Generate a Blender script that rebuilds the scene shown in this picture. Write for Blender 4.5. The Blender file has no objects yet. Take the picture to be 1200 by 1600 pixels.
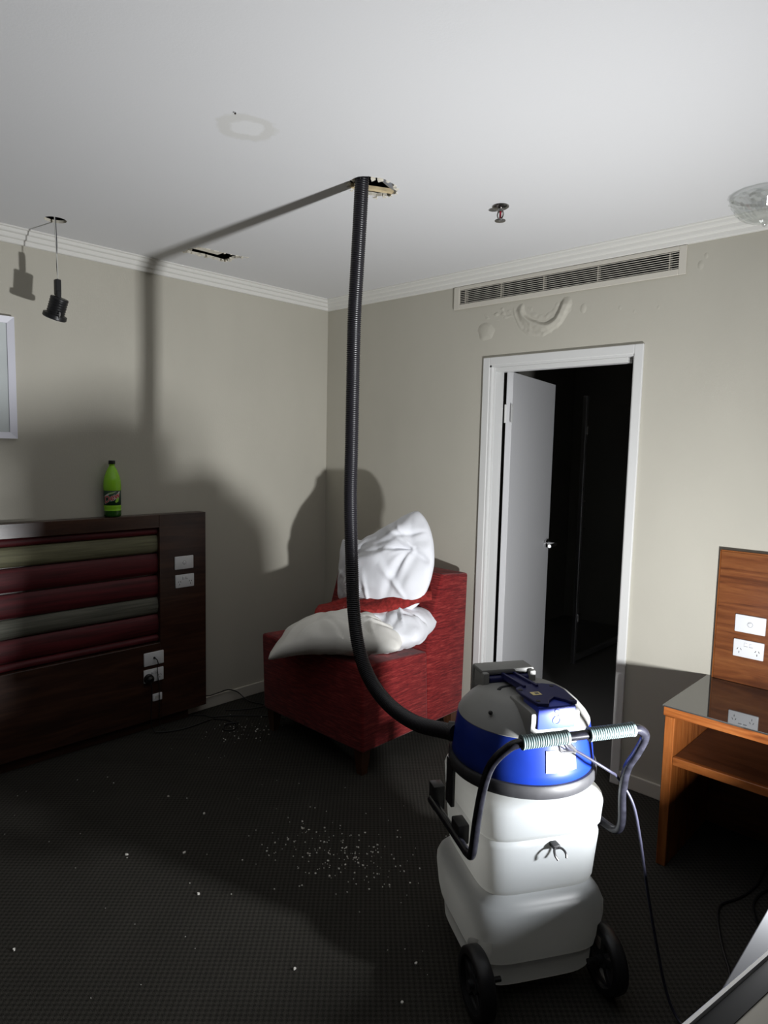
import bpy, bmesh, math, random
from mathutils import Vector, Matrix, noise, Euler
PI = math.pi
scn = bpy.context.scene
C = scn.collection

# ------------------------------------------------------------------ camera
cam_d = bpy.data.cameras.new('camera'); cam = bpy.data.objects.new('camera', cam_d); C.objects.link(cam)
cam_d.sensor_fit = 'VERTICAL'; cam_d.sensor_height = 36.0; cam_d.lens = 23.459
cr = Vector((0.721444, 0.692129, 0.021836)); cu = Vector((-0.08253, 0.054632, 0.99509)); cf = Vector((-0.687537, 0.719704, -0.096535))
cm = Matrix((cr, cu, -cf)).transposed().to_4x4(); cm.translation = Vector((3.470, -3.045, 1.6007))
cam.matrix_world = cm; cam_d.clip_start = 0.05; cam_d.clip_end = 60
scn.camera = cam

# ------------------------------------------------------------------ world, light, exposure
w = bpy.data.worlds.new('night'); scn.world = w; w.use_nodes = True
w.node_tree.nodes['Background'].inputs[0].default_value = (0.5, 0.6, 0.8, 1); w.node_tree.nodes['Background'].inputs[1].default_value = 0.0005
vs = scn.view_settings; vs.view_transform = 'Standard'; vs.look = 'None'; vs.gamma = 1.0; vs.exposure = 0.0; vs.use_curve_mapping = False
LAMP = Vector((3.26, -1.300, 0.706)); AIM = Vector((-0.93, -0.03, 0.34)).normalized()
ld = bpy.data.lights.new('work_light_beam', 'AREA'); ld.shape = 'RECTANGLE'; ld.size = 0.075; ld.size_y = 0.06; ld.energy = 63; ld.color = (0.97, 0.985, 1.0)
lo = bpy.data.objects.new('work_light_beam', ld); C.objects.link(lo)
lo.location = LAMP; lo.rotation_euler = (-AIM).to_track_quat('Z', 'Y').to_euler()

H = 2.565          # ceiling height
RX, RY = 4.75, -5.0  # room extents

# ------------------------------------------------------------------ materials
def nt(m): return m.node_tree.nodes, m.node_tree.links
def mat(name, col, rough=0.6, metal=0.0, spec=0.5, var=0.0, vscale=8.0, bump=0.0, bscale=200.0, stretch=(1,1,1), trans=0.0, ior=1.45, coat=0.0, sss=0.0, sheen=0.0):
    m = bpy.data.materials.new(name); m.use_nodes = True; n, l = nt(m); b = n['Principled BSDF']
    b.inputs['Base Color'].default_value = (*col, 1); b.inputs['Roughness'].default_value = rough; b.inputs['Metallic'].default_value = metal
    b.inputs['Specular IOR Level'].default_value = spec; b.inputs['Transmission Weight'].default_value = trans; b.inputs['IOR'].default_value = ior
    b.inputs['Coat Weight'].default_value = coat; b.inputs['Sheen Weight'].default_value = sheen
    if sss: b.inputs['Subsurface Weight'].default_value = sss; b.inputs['Subsurface Radius'].default_value = (0.02, 0.02, 0.02); b.inputs['Subsurface Scale'].default_value = 0.5
    if var or bump:
        tc = n.new('ShaderNodeTexCoord'); mp = n.new('ShaderNodeMapping'); mp.inputs['Scale'].default_value = stretch
        l.new(tc.outputs['Object'], mp.inputs['Vector'])
    if var:
        no = n.new('ShaderNodeTexNoise'); no.inputs['Scale'].default_value = vscale; no.inputs['Detail'].default_value = 5
        l.new(mp.outputs['Vector'], no.inputs['Vector'])
        cr_ = n.new('ShaderNodeValToRGB'); e = cr_.color_ramp.elements
        e[0].position = 0.3; e[1].position = 0.7
        e[0].color = (*[max(0, c*(1-var)) for c in col], 1); e[1].color = (*[min(1, c*(1+var)) for c in col], 1)
        l.new(no.outputs['Fac'], cr_.inputs['Fac']); l.new(cr_.outputs['Color'], b.inputs['Base Color'])
    if bump:
        n2 = n.new('ShaderNodeTexNoise'); n2.inputs['Scale'].default_value = bscale; n2.inputs['Detail'].default_value = 3
        l.new(mp.outputs['Vector'], n2.inputs['Vector'])
        bp = n.new('ShaderNodeBump'); bp.inputs['Strength'].default_value = bump; bp.inputs['Distance'].default_value = 0.004
        l.new(n2.outputs['Fac'], bp.inputs['Height']); l.new(bp.outputs['Normal'], b.inputs['Normal'])
    return m
def wood(name, dark, mid, light, grain, rough=0.35, scale=6.0, spec=0.5):
    """grain: mapping scale, small along the grain"""
    m = bpy.data.materials.new(name); m.use_nodes = True; n, l = nt(m); b = n['Principled BSDF']
    b.inputs['Roughness'].default_value = rough; b.inputs['Specular IOR Level'].default_value = spec
    tc = n.new('ShaderNodeTexCoord'); mp = n.new('ShaderNodeMapping'); mp.inputs['Scale'].default_value = grain
    l.new(tc.outputs['Object'], mp.inputs['Vector'])
    a = n.new('ShaderNodeTexNoise'); a.inputs['Scale'].default_value = scale; a.inputs['Detail'].default_value = 8; a.inputs['Distortion'].default_value = 1.2
    l.new(mp.outputs['Vector'], a.inputs['Vector'])
    r = n.new('ShaderNodeValToRGB'); e = r.color_ramp.elements
    e[0].position = 0.32; e[0].color = (*dark, 1); e[1].position = 0.72; e[1].color = (*light, 1)
    x = e.new(0.5); x.color = (*mid, 1)
    l.new(a.outputs['Fac'], r.inputs['Fac'])
    f = n.new('ShaderNodeTexNoise'); f.inputs['Scale'].default_value = scale*9; f.inputs['Detail'].default_value = 4
    l.new(mp.outputs['Vector'], f.inputs['Vector'])
    mx = n.new('ShaderNodeMixRGB'); mx.blend_type = 'MULTIPLY'; mx.inputs['Fac'].default_value = 0.45
    l.new(r.outputs['Color'], mx.inputs[1]); l.new(f.outputs['Fac'], mx.inputs[2]); l.new(mx.outputs['Color'], b.inputs['Base Color'])
    bp = n.new('ShaderNodeBump'); bp.inputs['Strength'].default_value = 0.08; bp.inputs['Distance'].default_value = 0.002
    l.new(f.outputs['Fac'], bp.inputs['Height']); l.new(bp.outputs['Normal'], b.inputs['Normal'])
    return m
def wall_paint():
    m = mat('beige_wall_paint', (0.50, 0.478, 0.41), 0.55, spec=0.3, var=0.03, vscale=3.0, stretch=(1, 1, 0.6), bump=0.12, bscale=130)
    return m
def ceiling_paint():
    m = bpy.data.materials.new('white_ceiling_paint'); m.use_nodes = True; n, l = nt(m); b = n['Principled BSDF']
    b.inputs['Roughness'].default_value = 0.7; b.inputs['Specular IOR Level'].default_value = 0.3
    tc = n.new('ShaderNodeTexCoord'); mp = n.new('ShaderNodeMapping'); mp.inputs['Location'].default_value = (-1.665, 1.80, -H)
    l.new(tc.outputs['Object'], mp.inputs['Vector'])
    no = n.new('ShaderNodeTexNoise'); no.inputs['Scale'].default_value = 16; no.inputs['Detail'].default_value = 4
    l.new(mp.outputs['Vector'], no.inputs['Vector'])
    le = n.new('ShaderNodeVectorMath'); le.operation = 'LENGTH'; l.new(mp.outputs['Vector'], le.inputs[0])
    ad = n.new('ShaderNodeMath'); ad.operation = 'MULTIPLY_ADD'; ad.inputs[1].default_value = 0.06; l.new(no.outputs['Fac'], ad.inputs[0]); l.new(le.outputs['Value'], ad.inputs[2])
    r = n.new('ShaderNodeValToRGB'); el = r.color_ramp.elements
    base = (0.70, 0.70, 0.705, 1); pale = (0.715, 0.715, 0.71, 1); ring = (0.635, 0.63, 0.61, 1)
    el[0].position = 0.0; el[0].color = ring
    el[1].position = 0.035; el[1].color = pale
    for p, c in ((0.075, pale), (0.085, ring), (0.112, ring), (0.125, base), (1.0, base)):
        x = el.new(p); x.color = c
    l.new(ad.outputs['Value'], r.inputs['Fac']); l.new(r.outputs['Color'], b.inputs['Base Color'])
    n2 = n.new('ShaderNodeTexNoise'); n2.inputs['Scale'].default_value = 160
    l.new(tc.outputs['Object'], n2.inputs['Vector'])
    bp = n.new('ShaderNodeBump'); bp.inputs['Strength'].default_value = 0.05; bp.inputs['Distance'].default_value = 0.003
    l.new(n2.outputs['Fac'], bp.inputs['Height']); l.new(bp.outputs['Normal'], b.inputs['Normal'])
    return m
def carpet():
    m = bpy.data.materials.new('dark_woven_carpet'); m.use_nodes = True; n, l = nt(m); b = n['Principled BSDF']
    b.inputs['Roughness'].default_value = 0.95; b.inputs['Specular IOR Level'].default_value = 0.1
    tc = n.new('ShaderNodeTexCoord'); sx = n.new('ShaderNodeSeparateXYZ')
    mp = n.new('ShaderNodeMapping'); mp.inputs['Rotation'].default_value = (0, 0, 0.0)
    l.new(tc.outputs['Object'], mp.inputs['Vector']); l.new(mp.outputs['Vector'], sx.inputs[0])
    def osc(o, k):
        a = n.new('ShaderNodeMath'); a.operation = 'MULTIPLY'; a.inputs[1].default_value = k; l.new(o, a.inputs[0])
        s = n.new('ShaderNodeMath'); s.operation = 'SINE'; l.new(a.outputs[0], s.inputs[0]); return s.outputs[0]
    k = 2*PI/0.0235
    pr = n.new('ShaderNodeMath'); pr.operation = 'MULTIPLY'; l.new(osc(sx.outputs['X'], k), pr.inputs[0]); l.new(osc(sx.outputs['Y'], k), pr.inputs[1])
    no = n.new('ShaderNodeTexNoise'); no.inputs['Scale'].default_value = 420; no.inputs['Detail'].default_value = 3; l.new(tc.outputs['Object'], no.inputs['Vector'])
    sm = n.new('ShaderNodeMath'); sm.operation = 'MULTIPLY_ADD'; sm.inputs[1].default_value = 0.13; l.new(pr.outputs[0], sm.inputs[0]); l.new(no.outputs['Fac'], sm.inputs[2])
    r = n.new('ShaderNodeValToRGB'); e = r.color_ramp.elements; e[0].position = 0.3; e[0].color = (0.013, 0.012, 0.011, 1); e[1].position = 0.85; e[1].color = (0.092, 0.087, 0.074, 1)
    l.new(sm.outputs[0], r.inputs['Fac'])
    big = n.new('ShaderNodeTexNoise'); big.inputs['Scale'].default_value = 5; big.inputs['Detail'].default_value = 6; l.new(tc.outputs['Object'], big.inputs['Vector'])
    mx = n.new('ShaderNodeMixRGB'); mx.blend_type = 'MULTIPLY'; mx.inputs['Fac'].default_value = 0.35; l.new(r.outputs['Color'], mx.inputs[1]); l.new(big.outputs['Fac'], mx.inputs[2])
    l.new(mx.outputs['Color'], b.inputs['Base Color'])
    bp = n.new('ShaderNodeBump'); bp.inputs['Strength'].default_value = 0.5; bp.inputs['Distance'].default_value = 0.004
    l.new(sm.outputs[0], bp.inputs['Height']); l.new(bp.outputs['Normal'], b.inputs['Normal'])
    return m
M = {}
M['wall'] = wall_paint(); M['farwall'] = mat('unseen_wall_dimmed', (0.13, 0.115, 0.10), 0.7, var=0.05); M['ceil'] = ceiling_paint(); M['carpet'] = carpet()  # farwall: walls out of view, coloured dark to cut the bounced fill light
M['trim'] = mat('cream_trim_paint', (0.74, 0.73, 0.69), 0.4)
M['doorwhite'] = mat('white_door_paint', (0.66, 0.66, 0.67), 0.28, spec=0.5)
M['frame_white'] = mat('white_frame_gloss', (0.70, 0.70, 0.685), 0.3)
M['chrome'] = mat('chrome', (0.75, 0.75, 0.76), 0.08, metal=1.0)
M['brushed'] = mat('silver_aluminium', (0.72, 0.73, 0.77), 0.32, metal=1.0)
M['alu_paint'] = mat('silver_frame_foil', (0.78, 0.78, 0.86), 0.4, metal=0.0)
M['black'] = mat('black_plastic', (0.012, 0.012, 0.013), 0.4)
M['hose'] = mat('black_hose_plastic', (0.011, 0.010, 0.014), 0.35)
M['rubber'] = mat('dark_grey_rubber', (0.026, 0.026, 0.029), 0.55, var=0.2, vscale=30)
M['tank'] = mat('milky_tank_plastic', (0.26, 0.275, 0.285), 0.34, spec=0.4)
n_t, l_t = nt(M['tank']); tl_ = n_t.new('ShaderNodeBsdfTranslucent'); tl_.inputs[0].default_value = (0.80, 0.79, 0.75, 1); mt_ = n_t.new('ShaderNodeMixShader'); mt_.inputs[0].default_value = 0.45
l_t.new(n_t['Principled BSDF'].outputs[0], mt_.inputs[1]); l_t.new(tl_.outputs[0], mt_.inputs[2]); l_t.new(mt_.outputs[0], n_t['Material Output'].inputs['Surface'])
M['blue'] = mat('blue_plastic', (0.004, 0.022, 0.21), 0.38, var=0.12, vscale=12)
M['bluedark'] = mat('navy_plastic', (0.014, 0.015, 0.09), 0.45)
M['bluelatch'] = mat('violet_blue_plastic', (0.035, 0.06, 0.42), 0.4)
M['greyplastic'] = mat('grey_shell_plastic', (0.25, 0.25, 0.24), 0.5, bump=0.04, bscale=400)
M['grip'] = mat('grey_green_grip_rubber', (0.15, 0.20, 0.20), 0.5)
M['tube'] = mat('black_steel_tube', (0.010, 0.010, 0.014), 0.25, var=0.5, vscale=40)
M['sticker'] = mat('white_sticker', (0.28, 0.28, 0.28), 0.6, spec=0.2)
M['ink'] = mat('grey_ink', (0.10, 0.10, 0.11), 0.6)
M['cord'] = mat('grey_cord', (0.022, 0.022, 0.036), 0.4)
M['blackcord'] = mat('black_cord', (0.010, 0.010, 0.010), 0.4)
M['red'] = None
M['pillow'] = mat('white_cotton', (0.78, 0.79, 0.83), 0.8, spec=0.2, bump=0.05, bscale=500, sheen=0.1)
M['pillow_cream'] = mat('cream_cotton', (0.76, 0.745, 0.70), 0.8, spec=0.2, bump=0.05, bscale=500)
M['throw'] = mat('red_throw_fabric', (0.25, 0.025, 0.022), 0.85, spec=0.2, var=0.4, vscale=60, bump=0.5, bscale=260)
M['deskwood'] = wood('orange_walnut_veneer', (0.14, 0.036, 0.007), (0.27, 0.080, 0.017), (0.36, 0.125, 0.032), (0.5, 5, 5), 0.32, 5)
M['deskwood_v'] = wood('orange_walnut_upright', (0.14, 0.036, 0.007), (0.27, 0.080, 0.017), (0.36, 0.125, 0.032), (5, 5, 0.5), 0.32, 5)
M['deskdark'] = wood('dark_walnut_veneer', (0.05, 0.016, 0.007), (0.09, 0.03, 0.012), (0.13, 0.045, 0.018), (0.5, 5, 5), 0.35, 5)
M['panelwood'] = wood('walnut_wall_panel_veneer', (0.12, 0.036, 0.012), (0.22, 0.07, 0.022), (0.30, 0.11, 0.035), (0.5, 5, 5), 0.3, 6)
M['headwood'] = wood('dark_brown_headboard_veneer', (0.030, 0.012, 0.008), (0.055, 0.023, 0.014), (0.085, 0.037, 0.022), (5, 0.45, 5), 0.3, 5)
M['legwood'] = wood('dark_leg_wood', (0.05, 0.018, 0.008), (0.08, 0.03, 0.013), (0.11, 0.045, 0.02), (5, 5, 0.5), 0.4, 8)
M['padred'] = mat('dark_red_padding', (0.085, 0.006, 0.010), 0.6, var=0.5, vscale=18, stretch=(1, 0.15, 3), bump=0.2, bscale=200)
M['padolive'] = mat('olive_padding', (0.17, 0.165, 0.095), 0.65, var=0.35, vscale=22, stretch=(1, 0.15, 4), bump=0.2, bscale=200)
M['padgrey'] = mat('grey_green_padding', (0.12, 0.12, 0.095), 0.65, var=0.35, vscale=22, stretch=(1, 0.15, 4), bump=0.2, bscale=200)
M['plate'] = mat('white_plate_plastic', (0.80, 0.81, 0.83), 0.3)
M['slip'] = mat('black_frame_slip', (0.004, 0.004, 0.005), 0.5, spec=0.15)
M['slot'] = mat('dark_slot', (0.02, 0.02, 0.02), 0.6)
M['glass'] = mat('clear_glass', (0.97, 0.98, 0.98), 0.03, trans=1.0, ior=1.5)
g_ = bpy.data.materials.new('thin_clear_glass'); g_.use_nodes = True; n_g, l_g = nt(g_)
tr_ = n_g.new('ShaderNodeBsdfTransparent'); tr_.inputs[0].default_value = (0.96, 0.97, 0.965, 1); gs_ = n_g.new('ShaderNodeBsdfGlossy'); gs_.inputs['Roughness'].default_value = 0.04
gs_.inputs['Roughness'].default_value = 0.10; mxs = n_g.new('ShaderNodeMixShader'); mxs.inputs[0].default_value = 0.17
l_g.new(tr_.outputs[0], mxs.inputs[1]); l_g.new(gs_.outputs[0], mxs.inputs[2]); l_g.new(mxs.outputs[0], n_g['Material Output'].inputs['Surface'])
M['glass'] = g_
M['tintglass'] = mat('desk_top_glass', (0.035, 0.034, 0.032), 0.03, spec=0.5, ior=2.5)
M['bottle'] = mat('lime_drink', (0.30, 0.66, 0.035), 0.15, spec=0.5, sss=0.0)
M['bottlebase'] = mat('dark_green_base', (0.02, 0.09, 0.01), 0.2)
M['lab_dark'] = mat('dark_green_label', (0.008, 0.045, 0.022), 0.35)
M['lab_red'] = mat('red_print', (0.50, 0.015, 0.02), 0.4)
M['lab_white'] = mat('white_print', (0.62, 0.62, 0.58), 0.4)
M['lab_lime'] = mat('lime_print', (0.28, 0.60, 0.04), 0.4)
M['timber'] = mat('raw_pine', (0.62, 0.50, 0.30), 0.8, var=0.2, vscale=30)
M['foil'] = mat('foil_duct', (0.42, 0.44, 0.50), 0.35, metal=0.7)
M['plaster'] = mat('broken_plaster', (0.72, 0.68, 0.58), 0.9, var=0.15, vscale=60)
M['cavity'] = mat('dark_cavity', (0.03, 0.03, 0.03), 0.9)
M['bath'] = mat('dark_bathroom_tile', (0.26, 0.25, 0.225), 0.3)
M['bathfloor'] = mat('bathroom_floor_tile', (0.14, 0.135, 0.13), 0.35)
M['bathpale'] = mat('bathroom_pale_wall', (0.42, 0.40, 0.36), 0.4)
M['vent'] = mat('cream_vent_paint', (0.60, 0.57, 0.50), 0.45)
M['brass'] = mat('dark_chrome_sprinkler', (0.28, 0.27, 0.26), 0.25, metal=1.0)
M['redbulb'] = mat('red_glass_bulb', (0.30, 0.01, 0.03), 0.15)
M['yellow'] = mat('yellow_label', (0.75, 0.62, 0.30), 0.5)
M['art'] = mat('pale_print_behind_glass', (0.60, 0.64, 0.64), 0.12, var=0.12, vscale=2.5, spec=0.6)
M['mount'] = mat('beige_mount_board', (0.42, 0.40, 0.35), 0.35, spec=0.6)
M['art2'] = mat('pale_grey_print', (0.55, 0.55, 0.52), 0.3, var=0.3, vscale=9)
M['whitetop'] = mat('white_laminate', (0.10, 0.103, 0.112), 0.7, spec=0.2)
M['chip'] = mat('white_plaster_chip', (0.75, 0.73, 0.68), 0.9)
em = bpy.data.materials.new('led_face'); em.use_nodes = True
em.node_tree.nodes['Principled BSDF'].inputs['Emission Color'].default_value = (0.97, 0.98, 1, 1); em.node_tree.nodes['Principled BSDF'].inputs['Emission Strength'].default_value = 6
M['led'] = em
def chenille():
    m = bpy.data.materials.new('red_chenille'); m.use_nodes = True; n, l = nt(m); b = n['Principled BSDF']
    b.inputs['Roughness'].default_value = 0.85; b.inputs['Specular IOR Level'].default_value = 0.2; b.inputs['Sheen Weight'].default_value = 0.15
    tc = n.new('ShaderNodeTexCoord'); mp = n.new('ShaderNodeMapping'); mp.inputs['Scale'].default_value = (14, 14, 150); mp.inputs['Rotation'].default_value = (0.0, 0, 0)
    l.new(tc.outputs['Object'], mp.inputs['Vector'])
    a = n.new('ShaderNodeTexNoise'); a.inputs['Scale'].default_value = 1.0; a.inputs['Detail'].default_value = 5; a.inputs['Roughness'].default_value = 0.7; l.new(mp.outputs['Vector'], a.inputs['Vector'])
    r = n.new('ShaderNodeValToRGB'); e = r.color_ramp.elements; e[0].position = 0.33; e[0].color = (0.075, 0.004, 0.005, 1); e[1].position = 0.74; e[1].color = (0.36, 0.052, 0.042, 1)
    x = e.new(0.52); x.color = (0.185, 0.011, 0.012, 1)
    l.new(a.outputs['Fac'], r.inputs['Fac']); l.new(r.outputs['Color'], b.inputs['Base Color'])
    bp = n.new('ShaderNodeBump'); bp.inputs['Strength'].default_value = 0.4; bp.inputs['Distance'].default_value = 0.003
    l.new(a.outputs['Fac'], bp.inputs['Height']); l.new(bp.outputs['Normal'], b.inputs['Normal'])
    return m
M['red'] = chenille()

# ------------------------------------------------------------------ object helpers
def obj(name, bm, m, parent=None, smooth=False, auto=None):
    me = bpy.data.meshes.new(name)
    bmesh.ops.recalc_face_normals(bm, faces=bm.faces); bm.to_mesh(me); bm.free()
    mats = m if isinstance(m, (list, tuple)) else [m]
    for x in mats: me.materials.append(M[x] if isinstance(x, str) else x)
    if smooth:
        for p in me.polygons: p.use_smooth = True
        if auto: me.set_sharp_from_angle(angle=math.radians(auto))
    o = bpy.data.objects.new(name, me); C.objects.link(o)
    if parent: o.parent = parent
    return o
def thing(name, label, cat, loc=(0, 0, 0), rotz=0, group=None):
    o = bpy.data.objects.new(name, None); C.objects.link(o); o.empty_display_size = 0.1
    o.location = loc; o.rotation_euler = (0, 0, rotz); o['label'] = label; o['category'] = cat
    if group: o['group'] = group
    return o
def tag(o, label, cat, group=None, kind=None):
    o['label'] = label; o['category'] = cat
    if group: o['group'] = group
    if kind: o['kind'] = kind
    return o
def struct(o, label=None):
    o['kind'] = 'structure'
    if label: o['label'] = label
    return o
def B(): return bmesh.new()
def box(bm, x0, x1, y0, y1, z0, z1, bev=0.0, seg=2, mi=0, mtx=None):
    r = bmesh.ops.create_cube(bm, size=1.0)
    vs_ = r['verts']
    for v in vs_:
        v.co = Vector((x0+(v.co.x+.5)*(x1-x0), y0+(v.co.y+.5)*(y1-y0), z0+(v.co.z+.5)*(z1-z0)))
    fs = set(f for v in vs_ for f in v.link_faces)
    for f in fs: f.material_index = mi
    if bev > 0:
        es = set(e for v in vs_ for e in v.link_edges)
        g = bmesh.ops.bevel(bm, geom=list(es), offset=bev, segments=seg, affect='EDGES', profile=0.5)
        vs_ = list({v for f in g['faces'] for v in f.verts} | {v for v in vs_ if v.is_valid})
        for f in g['faces']: f.material_index = mi
    if mtx is not None:
        for v in vs_: v.co = mtx @ v.co
    return vs_
def frame_of(d):
    d = d.normalized(); up = Vector((0, 0, 1)) if abs(d.z) < 0.95 else Vector((1, 0, 0))
    a = d.cross(up).normalized(); b = a.cross(d).normalized(); return a, b
def tube(bm, pts, rad, seg=12, caps=True, mi=0, closed=False):
    pts = [Vector(p) for p in pts]; n = len(pts); rings = []
    R = rad if callable(rad) else ((lambda i: rad[i]) if isinstance(rad, (list, tuple)) else (lambda i: rad))
    a = None
    for i, p in enumerate(pts):
        d = (pts[min(i+1, n-1)]-pts[max(i-1, 0)]).normalized()
        if a is None: a, b = frame_of(d)
        else:
            a = (a-d*a.dot(d)); a = a.normalized() if a.length > 1e-6 else frame_of(d)[0]; b = a.cross(d)
        rings.append([bm.verts.new(p+R(i)*(math.cos(2*PI*k/seg)*a+math.sin(2*PI*k/seg)*b)) for k in range(seg)])
    for i in range(n-1):
        for k in range(seg):
            f = bm.faces.new((rings[i][k], rings[i][(k+1) % seg], rings[i+1][(k+1) % seg], rings[i+1][k])); f.material_index = mi
    if caps:
        f = bm.faces.new(rings[0]); f.material_index = mi; f = bm.faces.new(rings[-1]); f.material_index = mi
def cyl(bm, p0, p1, r0, r1=None, seg=20, mi=0): tube(bm, [p0, p1], [r0, r1 if r1 is not None else r0], seg, True, mi)
def spline(pts, sub=8):
    pts = [Vector(p) for p in pts]; out = []
    q = [2*pts[0]-pts[1]]+pts+[2*pts[-1]-pts[-2]]
    for i in range(1, len(q)-2):
        for s in range(sub):
            t = s/sub; a, b, c, d = q[i-1], q[i], q[i+1], q[i+2]
            out.append(0.5*((2*b)+(c-a)*t+(2*a-5*b+4*c-d)*t*t+(3*b-a-3*c+d)*t*t*t))
    out.append(pts[-1]); return out
def lathe(bm, prof, seg=48, c=(0, 0), mi=0, cap0=False, cap1=False, zf=None):
    rings = []
    for r, z in prof:
        rings.append([bm.verts.new((c[0]+r*math.cos(2*PI*k/seg), c[1]+r*math.sin(2*PI*k/seg), z)) for k in range(seg)])
    for i in range(len(rings)-1):
        for k in range(seg):
            f = bm.faces.new((rings[i][k], rings[i][(k+1) % seg], rings[i+1][(k+1) % seg], rings[i+1][k])); f.material_index = mi
    if cap0: bm.faces.new(rings[0]).material_index = mi
    if cap1: bm.faces.new(rings[-1]).material_index = mi
    return rings
def prism(bm, poly, x0, x1, axis='x', mi=0):
    """poly of 2D points extruded along axis"""
    def P(a, b, t): return {'x': (t, a, b), 'y': (a, t, b), 'z': (a, b, t)}[axis]
    A = [bm.verts.new(P(a, b, x0)) for a, b in poly]; D = [bm.verts.new(P(a, b, x1)) for a, b in poly]
    n = len(poly); fs = [bm.faces.new(A), bm.faces.new(D)]
    for i in range(n): fs.append(bm.faces.new((A[i], A[(i+1) % n], D[(i+1) % n], D[i])))
    for f in fs: f.material_index = mi
    return A+D
def bevel_all(bm, off, seg=2, ang=20):
    bmesh.ops.recalc_face_normals(bm, faces=bm.faces)
    es = [e for e in bm.edges if len(e.link_faces) == 2 and e.calc_face_angle(0) > math.radians(ang)]
    bmesh.ops.bevel(bm, geom=es, offset=off, segments=seg, affect='EDGES', profile=0.5)
def slab_with_holes(bm, outer, holes, to3, depth):
    """planar sheet with real holes and thickness; to3(a,b,d) -> 3D"""
    loops = [outer]+holes; front = []
    es = []
    for lp in loops:
        vsx = [bm.verts.new(to3(a, b, 0)) for a, b in lp]; front.append(vsx)
        for i in range(len(vsx)): es.append(bm.edges.new((vsx[i], vsx[(i+1) % len(vsx)])))
    r = bmesh.ops.triangle_fill(bm, edges=es, use_beauty=True, use_dissolve=False)
    ff = [g for g in r['geom'] if isinstance(g, bmesh.types.BMFace)]
    mp = {}
    for vsx, lp in zip(front, loops):
        for v, (a, b) in zip(vsx, lp): mp[v] = bm.verts.new(to3(a, b, depth))
    for f in ff: bm.faces.new([mp[v] for v in reversed(f.verts)])
    for vsx in front:
        for i in range(len(vsx)):
            a, b = vsx[i], vsx[(i+1) % len(vsx)]
            f = bm.faces.new((a, b, mp[b], mp[a])); f.material_index = 1
def ellipse(cx, cy, rx, ry, n=28, jit=0.0, seed=0):
    rnd = random.Random(seed)
    return [(cx+rx*math.cos(2*PI*k/n)*(1+rnd.uniform(-jit, jit)), cy+ry*math.sin(2*PI*k/n)*(1+rnd.uniform(-jit, jit))) for k in range(n)]

# ================================================================== THE ROOM
bm = B(); box(bm, -0.15, RX+0.15, RY-0.15, 2.9, -0.12, 0.0)
floor = struct(obj('floor', bm, 'carpet'), 'dark grey-brown woven carpet')
hose_hole = ellipse(1.632, -1.218, 0.080, 0.102, 30, 0.06, 3)
lamp_hole = ellipse(0.300, -1.862, 0.046, 0.046, 28)
slot_hole = [(0.308, -1.24), (0.35, -1.246), (0.40, -1.24), (0.440, -1.232), (0.444, -1.16), (0.448, -1.10), (0.452, -1.05), (0.458, -1.01), (0.470, -0.975), (0.43, -0.992), (0.39, -1.012), (0.345, -1.0), (0.303, -1.004), (0.306, -1.06), (0.312, -1.13), (0.303, -1.18)]
bm = B()
slab_with_holes(bm, [(-0.12, RY-0.12), (RX+0.12, RY-0.12), (RX+0.12, 0.12), (-0.12, 0.12)], [hose_hole, lamp_hole, slot_hole], lambda a, b, d: (a, b, H+d), 0.013)
ceiling = struct(obj('ceiling', bm, ['ceil', 'plaster']), 'white plasterboard ceiling with a faint water stain')
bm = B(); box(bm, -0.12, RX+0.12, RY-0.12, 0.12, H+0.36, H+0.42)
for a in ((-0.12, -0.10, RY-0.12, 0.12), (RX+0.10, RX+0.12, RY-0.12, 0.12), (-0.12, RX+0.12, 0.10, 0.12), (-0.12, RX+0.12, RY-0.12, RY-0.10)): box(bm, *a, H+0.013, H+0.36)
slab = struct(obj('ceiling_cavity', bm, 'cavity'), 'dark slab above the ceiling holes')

bm = B(); box(bm, -0.12, 0, RY-0.12, 0.12, 0, H)
wall_left = struct(obj('wall_left', bm, 'wall'), 'beige painted wall behind the headboard')
DX0, DX1, DZ = 1.338, 2.136, 2.053
bm = B()
for a_ in ((0.0, DX0, 0.0, 2.402), (DX1, RX, 0.0, 2.402), (DX0, DX1, DZ, 2.402), (0.0, RX, 2.480, H), (0.0, 1.117, 2.402, 2.480), (2.31, RX, 2.402, 2.480)): box(bm, a_[0], a_[1], 0.0, 0.11, a_[2], a_[3])
bmesh.ops.remove_doubles(bm, verts=bm.verts, dist=1e-5)
wall_back = struct(obj('wall_back', bm, ['wall', 'wall']), 'beige painted wall with the open door')
bm = B(); box(bm, RX, RX+0.12, RY-0.12, 0.12, 0, H); struct(obj('wall_right', bm, 'farwall'))
bm = B(); box(bm, 0, RX, RY-0.12, RY, 0, H); struct(obj('wall_front', bm, 'farwall'))

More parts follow.
